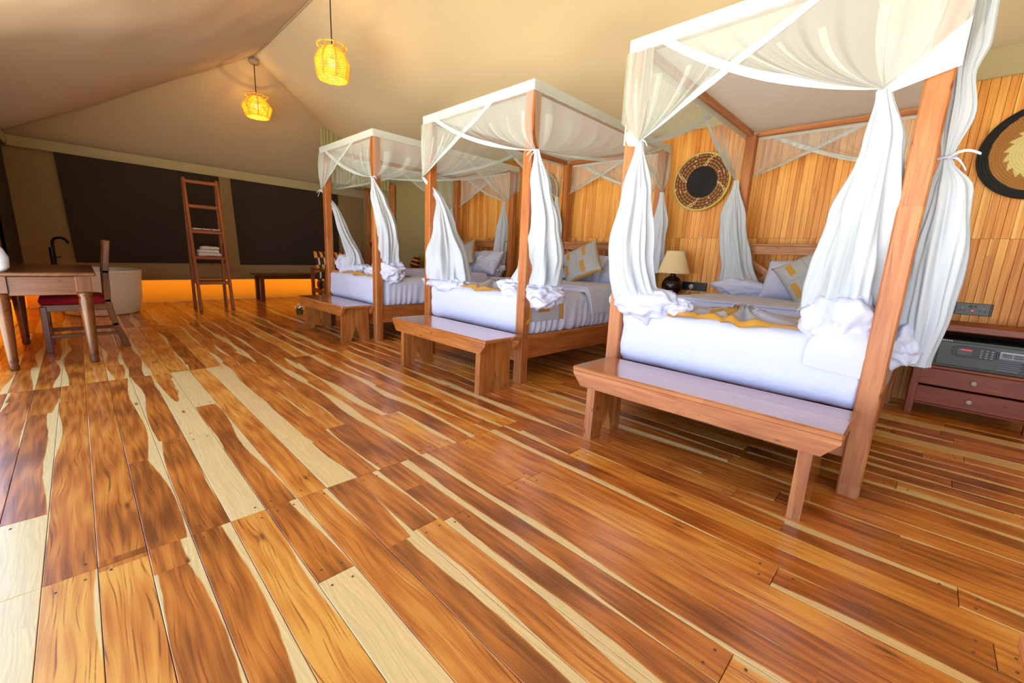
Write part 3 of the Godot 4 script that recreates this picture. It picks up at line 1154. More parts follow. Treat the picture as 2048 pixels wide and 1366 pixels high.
# one side curtain, drawn aside: hangs from the band between the corner c and c + along, gathered at the tie
func net_panel(o: Node3D, c: Vector3, along: Vector3, tie: Vector3, nrm: Vector3, sag: float, seed_at: float) -> void:
	var nu := 64
	var nv := 26
	var at := func(u: float, v: float) -> Vector3:
		var top := c + along * u
		# close to the corner the cloth falls straight before it turns in to the tie
		var inward := pow(v, 1.0 + 3.5 * (1.0 - u) * (1.0 - u))
		var p := Vector3(lerpf(top.x, tie.x, inward), lerpf(top.y, tie.y, v), lerpf(top.z, tie.z, inward))
		p.y -= sag * u * 4.0 * v * (1.0 - v)
		var amp := 0.013 * sin(PI * pow(v, 0.75)) * (0.35 + 0.65 * (1.0 - u * 0.5))
		p += nrm * (amp * (sin(u * 46.0 + seed_at + 1.3 * sin(u * 13.0)) + 0.5 * sin(u * 101.0 + seed_at * 2.0)) + 0.012 * sin(PI * v) + 0.004)
		return p
	var m := MB.new()
	var rows := []
	for r in nv + 1:
		var row := PackedVector3Array()
		for k in nu + 1:
			row.append(at.call(float(k) / nu, float(r) / nv))
		rows.append(row)
	m.grid(rows)
	part("side_panel", m, M.net, o)
	var h := MB.new()
	var hr := []
	for r in 41:
		var v := r / 40.0
		var e: Vector3 = at.call(1.0, v)
		var inner: Vector3 = at.call(0.9, v) - e
		var wd := minf(0.07, maxf(inner.length() * 1.8, 0.012))
		var row := PackedVector3Array()
		for k in 5:
			row.append(e + inner.normalized() * wd * k / 4.0 + nrm * (0.005 + 0.003 * sin(k * 2.0 + v * 20.0)))
		hr.append(row)
	h.grid(hr)
	part("panel_hem", h, M.hem, o)
	# loose pleats that run into the tie
	var pl := MB.new()
	for q in 5:
		var u0 := [0.06, 0.2, 0.38, 0.55, 0.74][q] as float
		var pr := []
		for r in 21:
			var v := lerpf(0.3, 1.0, r / 20.0)
			var a: Vector3 = at.call(u0, v)
			var b: Vector3 = at.call(u0 + 0.03, v)
			pr.append(PackedVector3Array([a + nrm * 0.004, (a + b) * 0.5 + nrm * 0.012, b + nrm * 0.004]))
		pl.grid(pr)
	part("pleats", pl, M.net, o)

# the bunch of netting below a tie: pts with radii, ending in a crumpled heap of cloth
func drape(o: Node3D, pts: Array, rad: Array, heaps: Array, sd: float, flat := 0.75) -> void:
	var m := MB.new()
	var cv := Curve3D.new()
	cv.bake_interval = 0.01
	for k in pts.size():
		var tan: Vector3 = (pts[mini(k + 1, pts.size() - 1)] - pts[maxi(k - 1, 0)]) / 6.0
		cv.add_point(pts[k], -tan, tan)
	var total := cv.get_baked_length()
	var rows := []
	var steps := 60
	var acc := [0.0]
	for k in range(1, pts.size()):
		acc.append(cv.get_closest_offset(pts[k]))
	for r in steps + 1:
		var s := total * r / steps
		var seg := 0
		while seg < pts.size() - 2 and s > acc[seg + 1]:
			seg += 1
		var f := clampf((s - acc[seg]) / maxf(acc[seg + 1] - acc[seg], 0.001), 0.0, 1.0)
		var rr: float = lerpf(rad[seg], rad[seg + 1], smoothstep(0.0, 1.0, f))
		var p := cv.sample_baked(s)
		var row := PackedVector3Array()
		for k in 97:
			var a := TAU * k / 96.0
			var fold := 1.0 + 0.16 * sin(a * 7.0 + sd + 2.2 * s) + 0.09 * sin(a * 12.0 - sd * 2.0 + 5.0 * s) + 0.06 * sin(a * 19.0 + sd * 3.0 - 4.0 * s)
			fold += 0.25 * nz.get_noise_3d(cos(a) * 60.0 + sd * 30.0, sin(a) * 60.0, s * 130.0)
			var w := rr * fold
			row.append(p + Vector3(cos(a) * w, 0, sin(a) * w * flat))
		rows.append(row)
	m.grid(rows, true, true)
	part("drape", m, M.drape, o)
	for h in heaps:
		var b := MB.new()
		var c: Vector3 = h[0]
		var s: Vector3 = h[1]
		var hr := []
		for r in 49:
			var ph := PI * r / 48.0
			var row := PackedVector3Array()
			for k in 97:
				var a := TAU * k / 96.0
				var dir := Vector3(sin(ph) * cos(a), cos(ph), sin(ph) * sin(a))
				var q := Vector3(cos(a) * sin(ph), cos(ph), sin(a) * sin(ph)) * 70.0 + Vector3(sd * 71.0, c.x * 50.0, 0)
				var w := 0.86 + 0.26 * ridged.get_noise_3dv(q * 1.0) + 0.35 * nz.get_noise_3dv(q * 0.9) + 0.09 * ridged.get_noise_3dv(q * 2.3)
				row.append(c + dir * s * w)
			hr.append(row)
		b.grid(hr, true, true)
		part("bunched_cloth", b, M.linen, o)

func ribbon(o: Node3D, at: Vector3, out: Vector3) -> void:
	var m := MB.new()
	tube(m, [at + Vector3(-0.03, 0.0, 0), at + Vector3(0, 0, 0.03), at + Vector3(0.03, 0.004, 0), at + Vector3(0, 0.004, -0.03), at + Vector3(-0.03, 0.0, 0)], 0.004, 6)
	for d: Vector3 in [out * 0.09 + Vector3(0, -0.03, 0), out * 0.06 + Vector3(0, -0.075, 0.01)]:
		var rows := []
		for r in 7:
			var p: Vector3 = at + d * (r / 6.0) + Vector3(0, 0.02 * sin(PI * r / 6.0), 0)
			rows.append(PackedVector3Array([p + Vector3(0, 0.005, 0), p + Vector3(0.002, 0, 0.003), p - Vector3(0, 0.005, 0)]))
		m.grid(rows)
	part("tie_ribbon", m, M.linen, o)

func build_net(n: int) -> void:
	var cx: float = BEDS[n][0]
	var zf: float = BEDS[n][1]
	var o := thing("mosquito_net", ["white mosquito net over the farthest bed, its ribbons tied out to the left", "white mosquito net over the middle bed, tied back to its posts", "white mosquito net over the nearest bed, largest of the three"][n], "mosquito net", Vector3.ZERO, 0.0, "white mosquito nets over the beds")
	var hw := BED_W * 0.5 + 0.012
	var xl := cx - hw
	var xr := cx + hw
	var z0 := zf + 0.014
	var z1 := zf - BED_L - 0.012
	# roof cloth, resting on the canopy rails
	var rows := []
	for r in 25:
		var row := PackedVector3Array()
		for k in 25:
			var u := k / 24.0
			var v := r / 24.0
			row.append(Vector3(lerpf(xl, xr, u), NET_TOP - 0.03 * 16.0 * u * (1.0 - u) * v * (1.0 - v) + 0.004 * nz.get_noise_2d(u * 400.0 + n * 50.0, v * 500.0), lerpf(z0, z1, v)))
		rows.append(row)
	var top := MB.new()
	top.grid(rows)
	part("roof_cloth", top, M.net_roof, o)
	var band := MB.new()
	var ring := [Vector3(xl, 0, z0), Vector3(xr, 0, z0), Vector3(xr, 0, z1), Vector3(xl, 0, z1), Vector3(xl, 0, z0)]
	for k in 4:
		var a: Vector3 = ring[k]
		var b: Vector3 = ring[k + 1]
		var out := (b - a).normalized().cross(Vector3.UP) * -1.0
		var br := []
		for r in 4:
			var row := PackedVector3Array()
			for e in 49:
				var p := a.lerp(b, e / 48.0)
				p.y = lerpf(NET_TOP + 0.001, NET_BAND, r / 3.0)
				row.append(p - out * (0.002 + 0.004 * (r / 3.0) * sin(e * 1.9)) * (0.0 if e == 0 or e == 48 else 1.0))
			br.append(row)
		band.grid(br)
	part("band", band, M.hem, o)
	var fl: Vector3 = [Vector3(-5.70, 1.72, -2.27), Vector3(-3.53, 1.69, -2.345), Vector3(-1.30, 1.665, -2.30)][n]
	var fr: Vector3 = [Vector3(-4.30, 1.745, -2.235), Vector3(-2.12, 1.74, -2.345), Vector3(-0.255, 1.71, -2.30)][n]
	var sr: Vector3 = [Vector3(-4.29, 1.745, -2.25), Vector3(-2.11, 1.74, -2.36), Vector3(-0.045, 1.76, -2.47)][n]
	var bl: Vector3 = [Vector3(-5.66, 1.72, -4.3), Vector3(-3.57, 1.78, -4.38), Vector3(-1.43, 1.79, -4.36)][n]
	var br2: Vector3 = [Vector3(-4.42, 1.76, -4.34), Vector3(-2.17, 1.74, -4.40), Vector3(-0.04, 1.76, -4.38)][n]
	var lx := xr - xl
	var lz := z0 - z1
	var fwd := Vector3(0, 0, 1)
	net_panel(o, Vector3(xl, NET_BAND, z0), Vector3(lx * 0.70, 0, 0), fl, fwd, 0.01, n * 3.0)
	net_panel(o, Vector3(xr, NET_BAND, z0 + 0.006), Vector3(-lx * 0.86, 0, 0), fr, fwd, 0.07, n * 5.0 + 1.0)
	net_panel(o, Vector3(xr, NET_BAND, z0), Vector3(0, 0, -lz * 0.9), sr, Vector3.RIGHT, 0.09, n * 7.0 + 2.0)
	net_panel(o, Vector3(xr, NET_BAND, z1), Vector3(0, 0, lz * 0.45), br2, Vector3.RIGHT, 0.03, n * 2.0 + 3.0)
	net_panel(o, Vector3(xl, NET_BAND, z0), Vector3(0, 0, -lz * 0.6), fl, Vector3.LEFT, 0.05, n * 4.0 + 4.0)
	net_panel(o, Vector3(xl, NET_BAND, z1), Vector3(0, 0, lz * 0.5), bl, Vector3.LEFT, 0.03, n * 6.0 + 5.0)
	net_panel(o, Vector3(xl, NET_BAND, z1), Vector3(lx * 0.62, 0, 0), bl + Vector3(0.03, 0, -0.07), Vector3(0, 0, -1), 0.01, n * 3.0 + 6.0)
	net_panel(o, Vector3(xr, NET_BAND, z1), Vector3(-lx * 0.85, 0, 0), br2 + Vector3(-0.03, 0, -0.05), Vector3(0, 0, -1), 0.06, n * 3.0 + 7.0)
	# hems that wrap from the outer corners to the ties
	var wedge := MB.new()
	wedge.grid(patch(Vector3(xl - 0.004, fl.y + 0.13, z0 - 0.03), fl + Vector3(0, 0.01, 0.005), fl + Vector3(0, -0.022, 0.005), Vector3(xl - 0.004, fl.y + 0.01, z0 - 0.03), 8, 3, Vector3(0, 0, 0.015)))
	if n == 2:
		var turn_in := MB.new()
		turn_in.grid(patch(Vector3(xr, 1.91, z0 + 0.004), fr + Vector3(0, 0.008, 0.005), fr + Vector3(0, -0.02, 0.005), Vector3(xr, 1.75, z0 + 0.004), 10, 4, Vector3(0, 0, 0.02)))
		var cover := MB.new()
		cover.grid(patch(Vector3(xr - 0.30, NET_BAND, z0 + 0.01), Vector3(xr, NET_BAND, z0 + 0.01), Vector3(xr, 1.86, z0 + 0.008), fr + Vector3(0, 0.02, 0.004), 16, 12, Vector3(0, 0, 0.015)))
		part("side_panel", cover, M.net, o)
		part("panel_hem", turn_in, M.hem, o)
	part("panel_hem", wedge, M.hem, o)
	# the gathered selvedge that hangs over the front left post
	var sel := MB.new()
	var sr2 := []
	for r in 19:
		var v := r / 18.0
		var row := PackedVector3Array()
		for k in 25:
			var u := k / 24.0
			var hang := Vector3(lerpf(xl - 0.004, xl + 0.15, u), lerpf(NET_BAND, lerpf(fl.y + 0.12, fl.y, u), v), z0 + 0.008 + 0.012 * sin(u * 22.0 + n) * sin(PI * (0.2 + 0.7 * v)))
			hang.x = lerpf(hang.x, lerpf(xl - 0.004, fl.x, u), pow(v, 2.2))
			hang.z = lerpf(hang.z, fl.z + 0.012, pow(v, 3.0) * u)
			row.append(hang)
		sr2.append(row)
	sel.grid(sr2)
	part("selvedge", sel, M.veil, o)
	if n == 0:
		drape(o, [fl, Vector3(-5.58, 1.5, -2.38), Vector3(-5.45, 1.22, -2.42), Vector3(-5.27, 0.94, -2.46), Vector3(-5.3, 0.8, -2.46)], [0.016, 0.045, 0.07, 0.10, 0.15], [[Vector3(-5.40, 0.80, -2.45), Vector3(0.22, 0.13, 0.13)], [Vector3(-5.1, 0.76, -2.5), Vector3(0.15, 0.07, 0.1)]], 1.0)
		drape(o, [fr, Vector3(-4.27, 1.52, -2.29), Vector3(-4.21, 1.25, -2.34), Vector3(-4.33, 0.98, -2.42), Vector3(-4.42, 0.82, -2.45)], [0.02, 0.085, 0.12, 0.13, 0.16], [[Vector3(-4.36, 0.78, -2.46), Vector3(0.24, 0.12, 0.15)], [Vector3(-4.66, 0.76, -2.44), Vector3(0.16, 0.06, 0.1)]], 2.0)
		drape(o, [bl, Vector3(-5.66, 1.3, -4.3), Vector3(-5.62, 0.85, -4.28)], [0.02, 0.08, 0.1], [], 3.0)
		drape(o, [br2 + Vector3(-0.08, 0, 0), Vector3(-4.5, 1.3, -4.33), Vector3(-4.53, 0.85, -4.28)], [0.02, 0.085, 0.1], [[Vector3(-4.55, 0.8, -4.22), Vector3(0.2, 0.1, 0.13)]], 4.0)
		ribbon(o, fl, Vector3(-1, 0, 0.3))
		ribbon(o, fr, Vector3(1, 0, 0))
	elif n == 1:
		drape(o, [fl, Vector3(-3.46, 1.5, -2.47), Vector3(-3.41, 1.26, -2.50), Vector3(-3.34, 0.95, -2.50), Vector3(-3.32, 0.76, -2.50)], [0.018, 0.05, 0.11, 0.20, 0.22], [[Vector3(-3.33, 0.74, -2.50), Vector3(0.27, 0.10, 0.14)]], 5.0)
		drape(o, [fr, Vector3(-2.115, 1.5, -2.40), Vector3(-2.12, 1.24, -2.47), Vector3(-2.2, 0.95, -2.54), Vector3(-2.24, 0.80, -2.55)], [0.02, 0.075, 0.10, 0.17, 0.20], [[Vector3(-2.14, 0.73, -2.53), Vector3(0.17, 0.12, 0.16)], [Vector3(-2.42, 0.75, -2.5), Vector3(0.15, 0.08, 0.12)]], 6.0)
		drape(o, [bl, Vector3(-3.57, 1.35, -4.38), Vector3(-3.60, 0.98, -4.36), Vector3(-3.45, 0.8, -4.3)], [0.02, 0.09, 0.10, 0.16], [[Vector3(-3.38, 0.80, -4.2), Vector3(0.2, 0.11, 0.14)]], 7.0)
		drape(o, [br2, Vector3(-2.15, 1.38, -4.39), Vector3(-2.17, 0.9, -4.37)], [0.02, 0.07, 0.09], [], 8.0)
		ribbon(o, fr, Vector3(-0.7, 0, 0.4))
	else:
		drape(o, [fl, Vector3(-1.285, 1.38, -2.29), Vector3(-1.30, 1.08, -2.30), Vector3(-1.28, 0.88, -2.34), Vector3(-1.24, 0.76, -2.40)], [0.02, 0.085, 0.12, 0.13, 0.15], [[Vector3(-1.24, 0.755, -2.42), Vector3(0.20, 0.12, 0.14)], [Vector3(-1.04, 0.75, -2.46), Vector3(0.09, 0.06, 0.09)]], 9.0, 0.6)
		drape(o, [fr, Vector3(-0.225, 1.52, -2.33), Vector3(-0.24, 1.24, -2.38), Vector3(-0.25, 1.0, -2.44), Vector3(-0.255, 0.80, -2.47)], [0.022, 0.055, 0.10, 0.125, 0.13], [[Vector3(-0.25, 0.77, -2.46), Vector3(0.15, 0.17, 0.13)]], 10.0, 0.7)
		var veil := MB.new()
		var vr := []
		for r in 25:
			var v := r / 24.0
			var row := PackedVector3Array()
			for k in 31:
				var u := k / 30.0
				var left := lerpf(-0.275, -0.42, pow(v, 1.25))
				row.append(Vector3(lerpf(left, lerpf(-0.255, -0.24, v), u), lerpf(1.68, 0.80 + 0.05 * sin(u * 7.0), v), lerpf(-2.30, -2.33, v) + 0.015 * sin(u * 16.0 + v * 3.0) * v))
			vr.append(row)
		veil.grid(vr)
		part("drape_edge", veil, M.net, o)
		var tail := MB.new()
		var tr := []
		for r in 17:
			var v := r / 16.0
			var row := PackedVector3Array()
			for k in 21:
				var u := k / 20.0
				var edge := sin(PI * u)
				row.append(Vector3(lerpf(lerpf(-0.30, -0.36, smoothstep(0.0, 0.7, v)), -0.13, u), lerpf(0.80, lerpf(0.57, 0.545, u), v), lerpf(-2.40, -2.338, smoothstep(0.0, 0.45, v)) + 0.03 * edge * sin(PI * (0.15 + 0.8 * v)) + 0.006 * nz.get_noise_3d(u * 300.0, v * 300.0, 7.0)))
			tr.append(row)
		tail.grid(tr)
		part("net_tail", tail, M.linen, o)
		drape(o, [bl, Vector3(-1.41, 1.42, -4.37), Vector3(-1.33, 1.05, -4.35), Vector3(-1.25, 0.82, -4.3)], [0.018, 0.10, 0.11, 0.16], [[Vector3(-1.24, 0.80, -4.24), Vector3(0.22, 0.11, 0.14)]], 11.0)
		drape(o, [sr + Vector3(-0.01, 0.28, -0.02), sr + Vector3(-0.005, 0.1, 0), sr, Vector3(-0.03, 1.62, -2.47), Vector3(-0.035, 1.46, -2.47), Vector3(-0.01, 1.34, -2.48), Vector3(0.0, 1.06, -2.50), Vector3(0.005, 0.84, -2.54), Vector3(0.01, 0.6, -2.62)], [0.05, 0.055, 0.032, 0.042, 0.015, 0.058, 0.085, 0.08, 0.05], [[Vector3(-0.04, 0.70, -2.62), Vector3(0.09, 0.12, 0.14)]], 12.0)
		drape(o, [br2, Vector3(-0.06, 1.38, -4.37), Vector3(-0.08, 0.9, -4.34)], [0.02, 0.07, 0.09], [], 13.0)
		ribbon(o, fl, Vector3(0.7, 0, 0.3))
		ribbon(o, Vector3(-0.035, 1.46, -2.45), Vector3(1, 0.4, 0))

# ------------------------------------------------------------------ furniture
func build_benches() -> void:
	for n in 3:
		var x0: float = [-5.60, -3.343, -1.356][n]
		var x1: float = [-4.345, -2.104, -0.124][n]
		var y: float = [0.405, 0.425, 0.415][n]
		var zf: float = [-1.885, -1.90, -1.90][n]
		var l := x1 - x0
		var o := thing("bench", ["plain wooden bench at the foot of the farthest bed", "plain wooden bench at the foot of the middle bed", "plain wooden bench at the foot of the nearest bed, closest to the viewer"][n], "bench", Vector3((x0 + x1) * 0.5, 0, zf - 0.19), 0.0, "plank benches at the feet of the beds")
		box_part("seat", Vector3(0, y - 0.014, 0), Vector3(l, 0.028, 0.38), M.bench_wood, o, 0, 0.006)
		for s: float in [1.0, -1.0]:
			var h := l * 0.5 - 0.004
			var poly := PackedVector2Array([Vector2(-h, -0.001), Vector2(-h, -0.016), Vector2(-h + 0.055, -0.082), Vector2(h - 0.055, -0.082), Vector2(h, -0.016), Vector2(h, -0.001)])
			part("apron", prism(MB.new(), poly, 0.026, Transform3D(Basis(), Vector3(0, y - 0.026, s * 0.172)), 0), M.bench_wood, o)
		for s: float in [-1.0, 1.0]:
			var t := y - 0.03
			var w := 0.155
			var v := PackedVector2Array([Vector2(-w, 0), Vector2(-0.062, 0), Vector2(0.0, 0.17), Vector2(0.062, 0), Vector2(w, 0), Vector2(w - 0.005, t), Vector2(-w + 0.005, t)])
			part("leg", prism(MB.new(), v, 0.05, Transform3D(Basis(Vector3(0, 1, 0), PI / 2.0), Vector3(s * (l * 0.5 - 0.11), 0, 0)), 1), M.bench_wood, o)
		box_part("stretcher", Vector3(0, y - 0.14, -0.02), Vector3(l - 0.26, 0.045, 0.03), M.bench_wood, o, 0)

func build_nightstand(x: float, label: String, safe: bool) -> void:
	var o := thing("nightstand", label, "nightstand", Vector3(x, 0, -4.43), 0.0, "bedside cabinets against the pine wall")
	var h := 0.31
	box_part("top", Vector3(0, 0.655, 0), Vector3(0.64, 0.05, 0.40), M.dark_wood, o, 0, 0.006)
	for s: float in [-1.0, 1.0]:
		box_part("side_panel", Vector3(s * (h - 0.012), 0.36, -0.01), Vector3(0.024, 0.545, 0.36), M.dark_wood, o, 1)
		box_part("front_stile", Vector3(s * (h - 0.02), 0.315, 0.175), Vector3(0.045, 0.63, 0.04), M.dark_wood, o, 1)
	box_part("shelf", Vector3(0, 0.362, 0), Vector3(0.57, 0.02, 0.36), M.dark_wood, o, 0)
	if safe:
		box_part("back_panel", Vector3(0, 0.36, -0.19), Vector3(0.6, 0.54, 0.012), M.gap, o, 0)
	box_part("bottom", Vector3(0, 0.085, 0), Vector3(0.57, 0.018, 0.36), M.dark_wood, o, 0)
	for k in 2:
		var d := box_part("drawer", Vector3(0, 0.29 - 0.135 * k, 0.168), Vector3(0.572 if k == 0 else 0.572, 0.122, 0.03), M.dark_wood, o, 0)
		var kn := MB.new()
		lathe(kn, [Vector2(0.0, 0.0), Vector2(0.006, 0.0), Vector2(0.006, 0.012), Vector2(0.015, 0.018), Vector2(0.017, 0.025), Vector2(0.012, 0.032), Vector2(0.0, 0.034)], 20, Transform3D(Basis(Vector3(1, 0, 0), PI / 2.0), Vector3(0, 0.29 - 0.135 * k, 0.183)))
		part("knob", kn, M.pearl, d)

func build_safe() -> void:
	var o := thing("safe", "black electronic hotel safe with keypad inside the cabinet at the right edge", "safe", Vector3(0.335, 0.372, -4.42))
	box_part("body", Vector3(0, 0.1, 0), Vector3(0.46, 0.2, 0.30), M.safe, o, 0, 0.004)
	var d := box_part("door", Vector3(0, 0.1, 0.152), Vector3(0.42, 0.165, 0.008), M.safe_door, o, 0, 0.003)
	var pad := MB.new()
	var poly := PackedVector2Array()
	for k in 40:
		var a := TAU * k / 40.0
		poly.append(Vector2(signf(cos(a)) * pow(absf(cos(a)), 0.35) * 0.105, signf(sin(a)) * pow(absf(sin(a)), 0.5) * 0.04))
	prism(pad, poly, 0.014, Transform3D(Basis(), Vector3(-0.035, 0.125, 0.16)), 0)
	part("keypad_housing", pad, M.plate_dark, d)
	box_part("display", Vector3(-0.078, 0.127, 0.168), Vector3(0.078, 0.05, 0.003), M.plate, d)
	box_part("red_display_bar", Vector3(-0.072, 0.14, 0.1702), Vector3(0.052, 0.008, 0.001), M.red_led, d)
	for r in 4:
		for c in 3:
			box_part("key", Vector3(0.0 + 0.025 * c, 0.147 - 0.0155 * r, 0.168), Vector3(0.011, 0.005, 0.003), M.plastic_white, d)
	box_part("handle", Vector3(0.073, 0.125, 0.168), Vector3(0.012, 0.05, 0.008), M.plate, d)
	var lab := MB.new()
	lab.quad(Vector3(0.085, 0.03, 0.1565), Vector3(0.205, 0.03, 0.1565), Vector3(0.205, 0.155, 0.1565), Vector3(0.085, 0.155, 0.1565), Vector3(0, 0, 1), Vector2(0, 1), Vector2(1, 1), Vector2(1, 0), Vector2(0, 0))
	part("instruction_label", lab, M.label, d)
	for k in 6:
		box_part("badge_letter", Vector3(-0.205 + 0.0105 * k, 0.191, 0.151), Vector3(0.007, 0.009, 0.002), M.plastic_white, o)

func socket(at: Vector3, label: String, plug: bool, w := 0.2) -> Node3D:
	var o := thing("socket_plate", label, "socket", at)
	box_part("plate", Vector3(0, 0, 0.006), Vector3(w, 0.088, 0.012), M.plate, o, 0, 0.003)
	for s: float in [-1.0, 1.0]:
		box_part("end_trim", Vector3(s * (w * 0.5 - 0.008), 0, 0.011), Vector3(0.013, 0.082, 0.006), M.plate_dark, o)
	if plug:
		box_part("blank_cover", Vector3(w * 0.26, 0, 0.012), Vector3(w * 0.4, 0.076, 0.004), M.plate_dark, o)
	else:
		for s: float in [-1.0, 1.0]:
			box_part("indicator", Vector3(s * 0.052, 0.008 - 0.002 * s, 0.0125), Vector3(0.008, 0.008, 0.002), M.lime, o)
			for q: float in [-1.0, 1.0]:
				box_part("pin_hole", Vector3(s * 0.052 + q * 0.012, -0.014, 0.0125), Vector3(0.013, 0.007, 0.002), M.plate_dark, o)
		box_part("switch", Vector3(-0.012, 0.02, 0.0135), Vector3(0.018, 0.022, 0.005), M.plate_dark, o)
		box_part("switch", Vector3(0.012, 0.02, 0.0135), Vector3(0.014, 0.016, 0.004), M.plate_dark, o)
		box_part("pilot_light", Vector3(0, -0.012, 0.0135), Vector3(0.016, 0.01, 0.003), M.red_led, o)
	return o

func build_bedside() -> void:
	build_nightstand(0.335, "dark wooden bedside cabinet with two drawers holding the safe", true)
	build_nightstand(-1.77, "wooden bedside cabinet under the table lamp between the middle and nearest beds", false)
	build_nightstand(-3.95, "wooden bedside cabinet between the farthest and middle beds", false)
	build_safe()
	socket(Vector3(0.262, 0.775, WALL_Z + 0.003), "black double socket plate with red pilot light above the safe cabinet", false)
	socket(Vector3(-1.80, 0.778, WALL_Z + 0.003), "black socket plate with a white plug beside the table lamp", true, 0.26)
	socket(Vector3(-3.93, 0.778, WALL_Z + 0.003), "black socket plate on the pine wall between the farthest and middle beds", true, 0.24)
	for p in [[Vector3(-1.825, 0.775, WALL_Z + 0.016), "round white plug in the black socket beside the table lamp", 1], [Vector3(-3.97, 0.775, WALL_Z + 0.016), "white plug in the socket between the farthest and middle beds", 0]]:
		var o := thing("plug", p[1], "plug", p[0])
		part("plug_body", lathe(MB.new(), [Vector2(0, 0), Vector2(0.024, 0), Vector2(0.026, 0.012), Vector2(0.02, 0.03), Vector2(0, 0.032)], 20, Transform3D(Basis(Vector3(1, 0, 0), PI / 2.0), Vector3.ZERO)), M.plastic_white, o)
		if p[2] == 1:
			part("flex", tube(MB.new(), [Vector3(0, -0.02, 0.02), Vector3(-0.005, -0.05, 0.04), Vector3(-0.04, -0.08, 0.06), Vector3(-0.08, -0.09, 0.1), Vector3(-0.1, -0.092, 0.14)], 0.004, 8), M.cable, o)
	# table lamp
	var o := thing("table_lamp", "table lamp with dark ball base and string shade between two beds", "lamp", Vector3(-1.955, 0.68, -4.43))
	var ball := []
	for k in 25:
		var a := lerpf(-1.25, 1.42, k / 24.0)
		ball.append(Vector2(cos(a) * 0.105, 0.1 + sin(a) * 0.105))
	ball.push_front(Vector2(0.0, 0.0))
	part("base", lathe(MB.new(), ball, 36, Transform3D()), M.lamp_ball, o)
	part("neck", lathe(MB.new(), [Vector2(0.03, 0.2), Vector2(0.03, 0.225), Vector2(0.018, 0.235), Vector2(0.014, 0.3), Vector2(0, 0.3)], 20, Transform3D()), M.lamp_ball, o)
	var sh := MB.new()
	var rows := []
	for r in 13:
		var v := r / 12.0
		var row := PackedVector3Array()
		for k in 385:
			var a := TAU * k / 384.0
			var rr := lerpf(0.088, 0.165, pow(v, 1.05)) + 0.0028 * sin(a * 96.0)
			row.append(Vector3(cos(a) * rr, lerpf(0.455, 0.232, v), sin(a) * rr))
		rows.append(row)
	sh.grid(rows, true, true)
	var shade := part("shade", sh, M.string_shade, o)
	for q: Array in [[0.09, 0.456], [0.166, 0.232]]:
		var ring := []
		for k in 49:
			ring.append(Vector3(cos(TAU * k / 48.0) * q[0], q[1], sin(TAU * k / 48.0) * q[0]))
		part("shade_ring", tube(MB.new(), ring, 0.005, 6), M.string_shade, shade)
	var hook := part("wall_fixing", lathe(MB.new(), [Vector2(0, 0.008), Vector2(0.004, 0.008), Vector2(0.012, 0.004), Vector2(0.012, 0)], 16, Transform3D(Basis(Vector3(1, 0, 0), PI / 2.0), Vector3.ZERO)), M.plastic_white)
	hook.position = Vector3(-1.80, 1.29, WALL_Z + 0.002)
	tag(hook, "small round white fixing on the pine wall above the table lamp", "wall fixing")

func basket(x: float, y: float, r: float, material: Material, label: String, turn: float) -> void:
	var m := MB.new()
	var rows := []
	var coils := 20
	for k in coils * 6 + 1:
		var v := float(k) / (coils * 6)
		var bump := absf(sin(PI * v * coils)) * 0.007
		var dish := 0.035 * v * v
		var row := PackedVector3Array()
		for e in 129:
			var a := TAU * e / 128.0 + turn
			row.append(Vector3(cos(a) * r * v, sin(a) * r * v, 0.012 + dish + bump))
		rows.append(row)
	m.grid(rows, true, true)
	var back := []
	for k in 5:
		var v := 1.0 - k / 4.0
		var row := PackedVector3Array()
		for e in 129:
			var a := TAU * e / 128.0 + turn
			row.append(Vector3(cos(a) * r * v, sin(a) * r * v, 0.004 + 0.035 * v * v if k > 0 else 0.047))
		back.append(row)
	m.grid(back, true, true)
	var o := part("wall_basket", m, material)
	o.position = Vector3(x, y, WALL_Z + 0.003)
	tag(o, label, "wall basket", "coiled baskets on the pine wall")

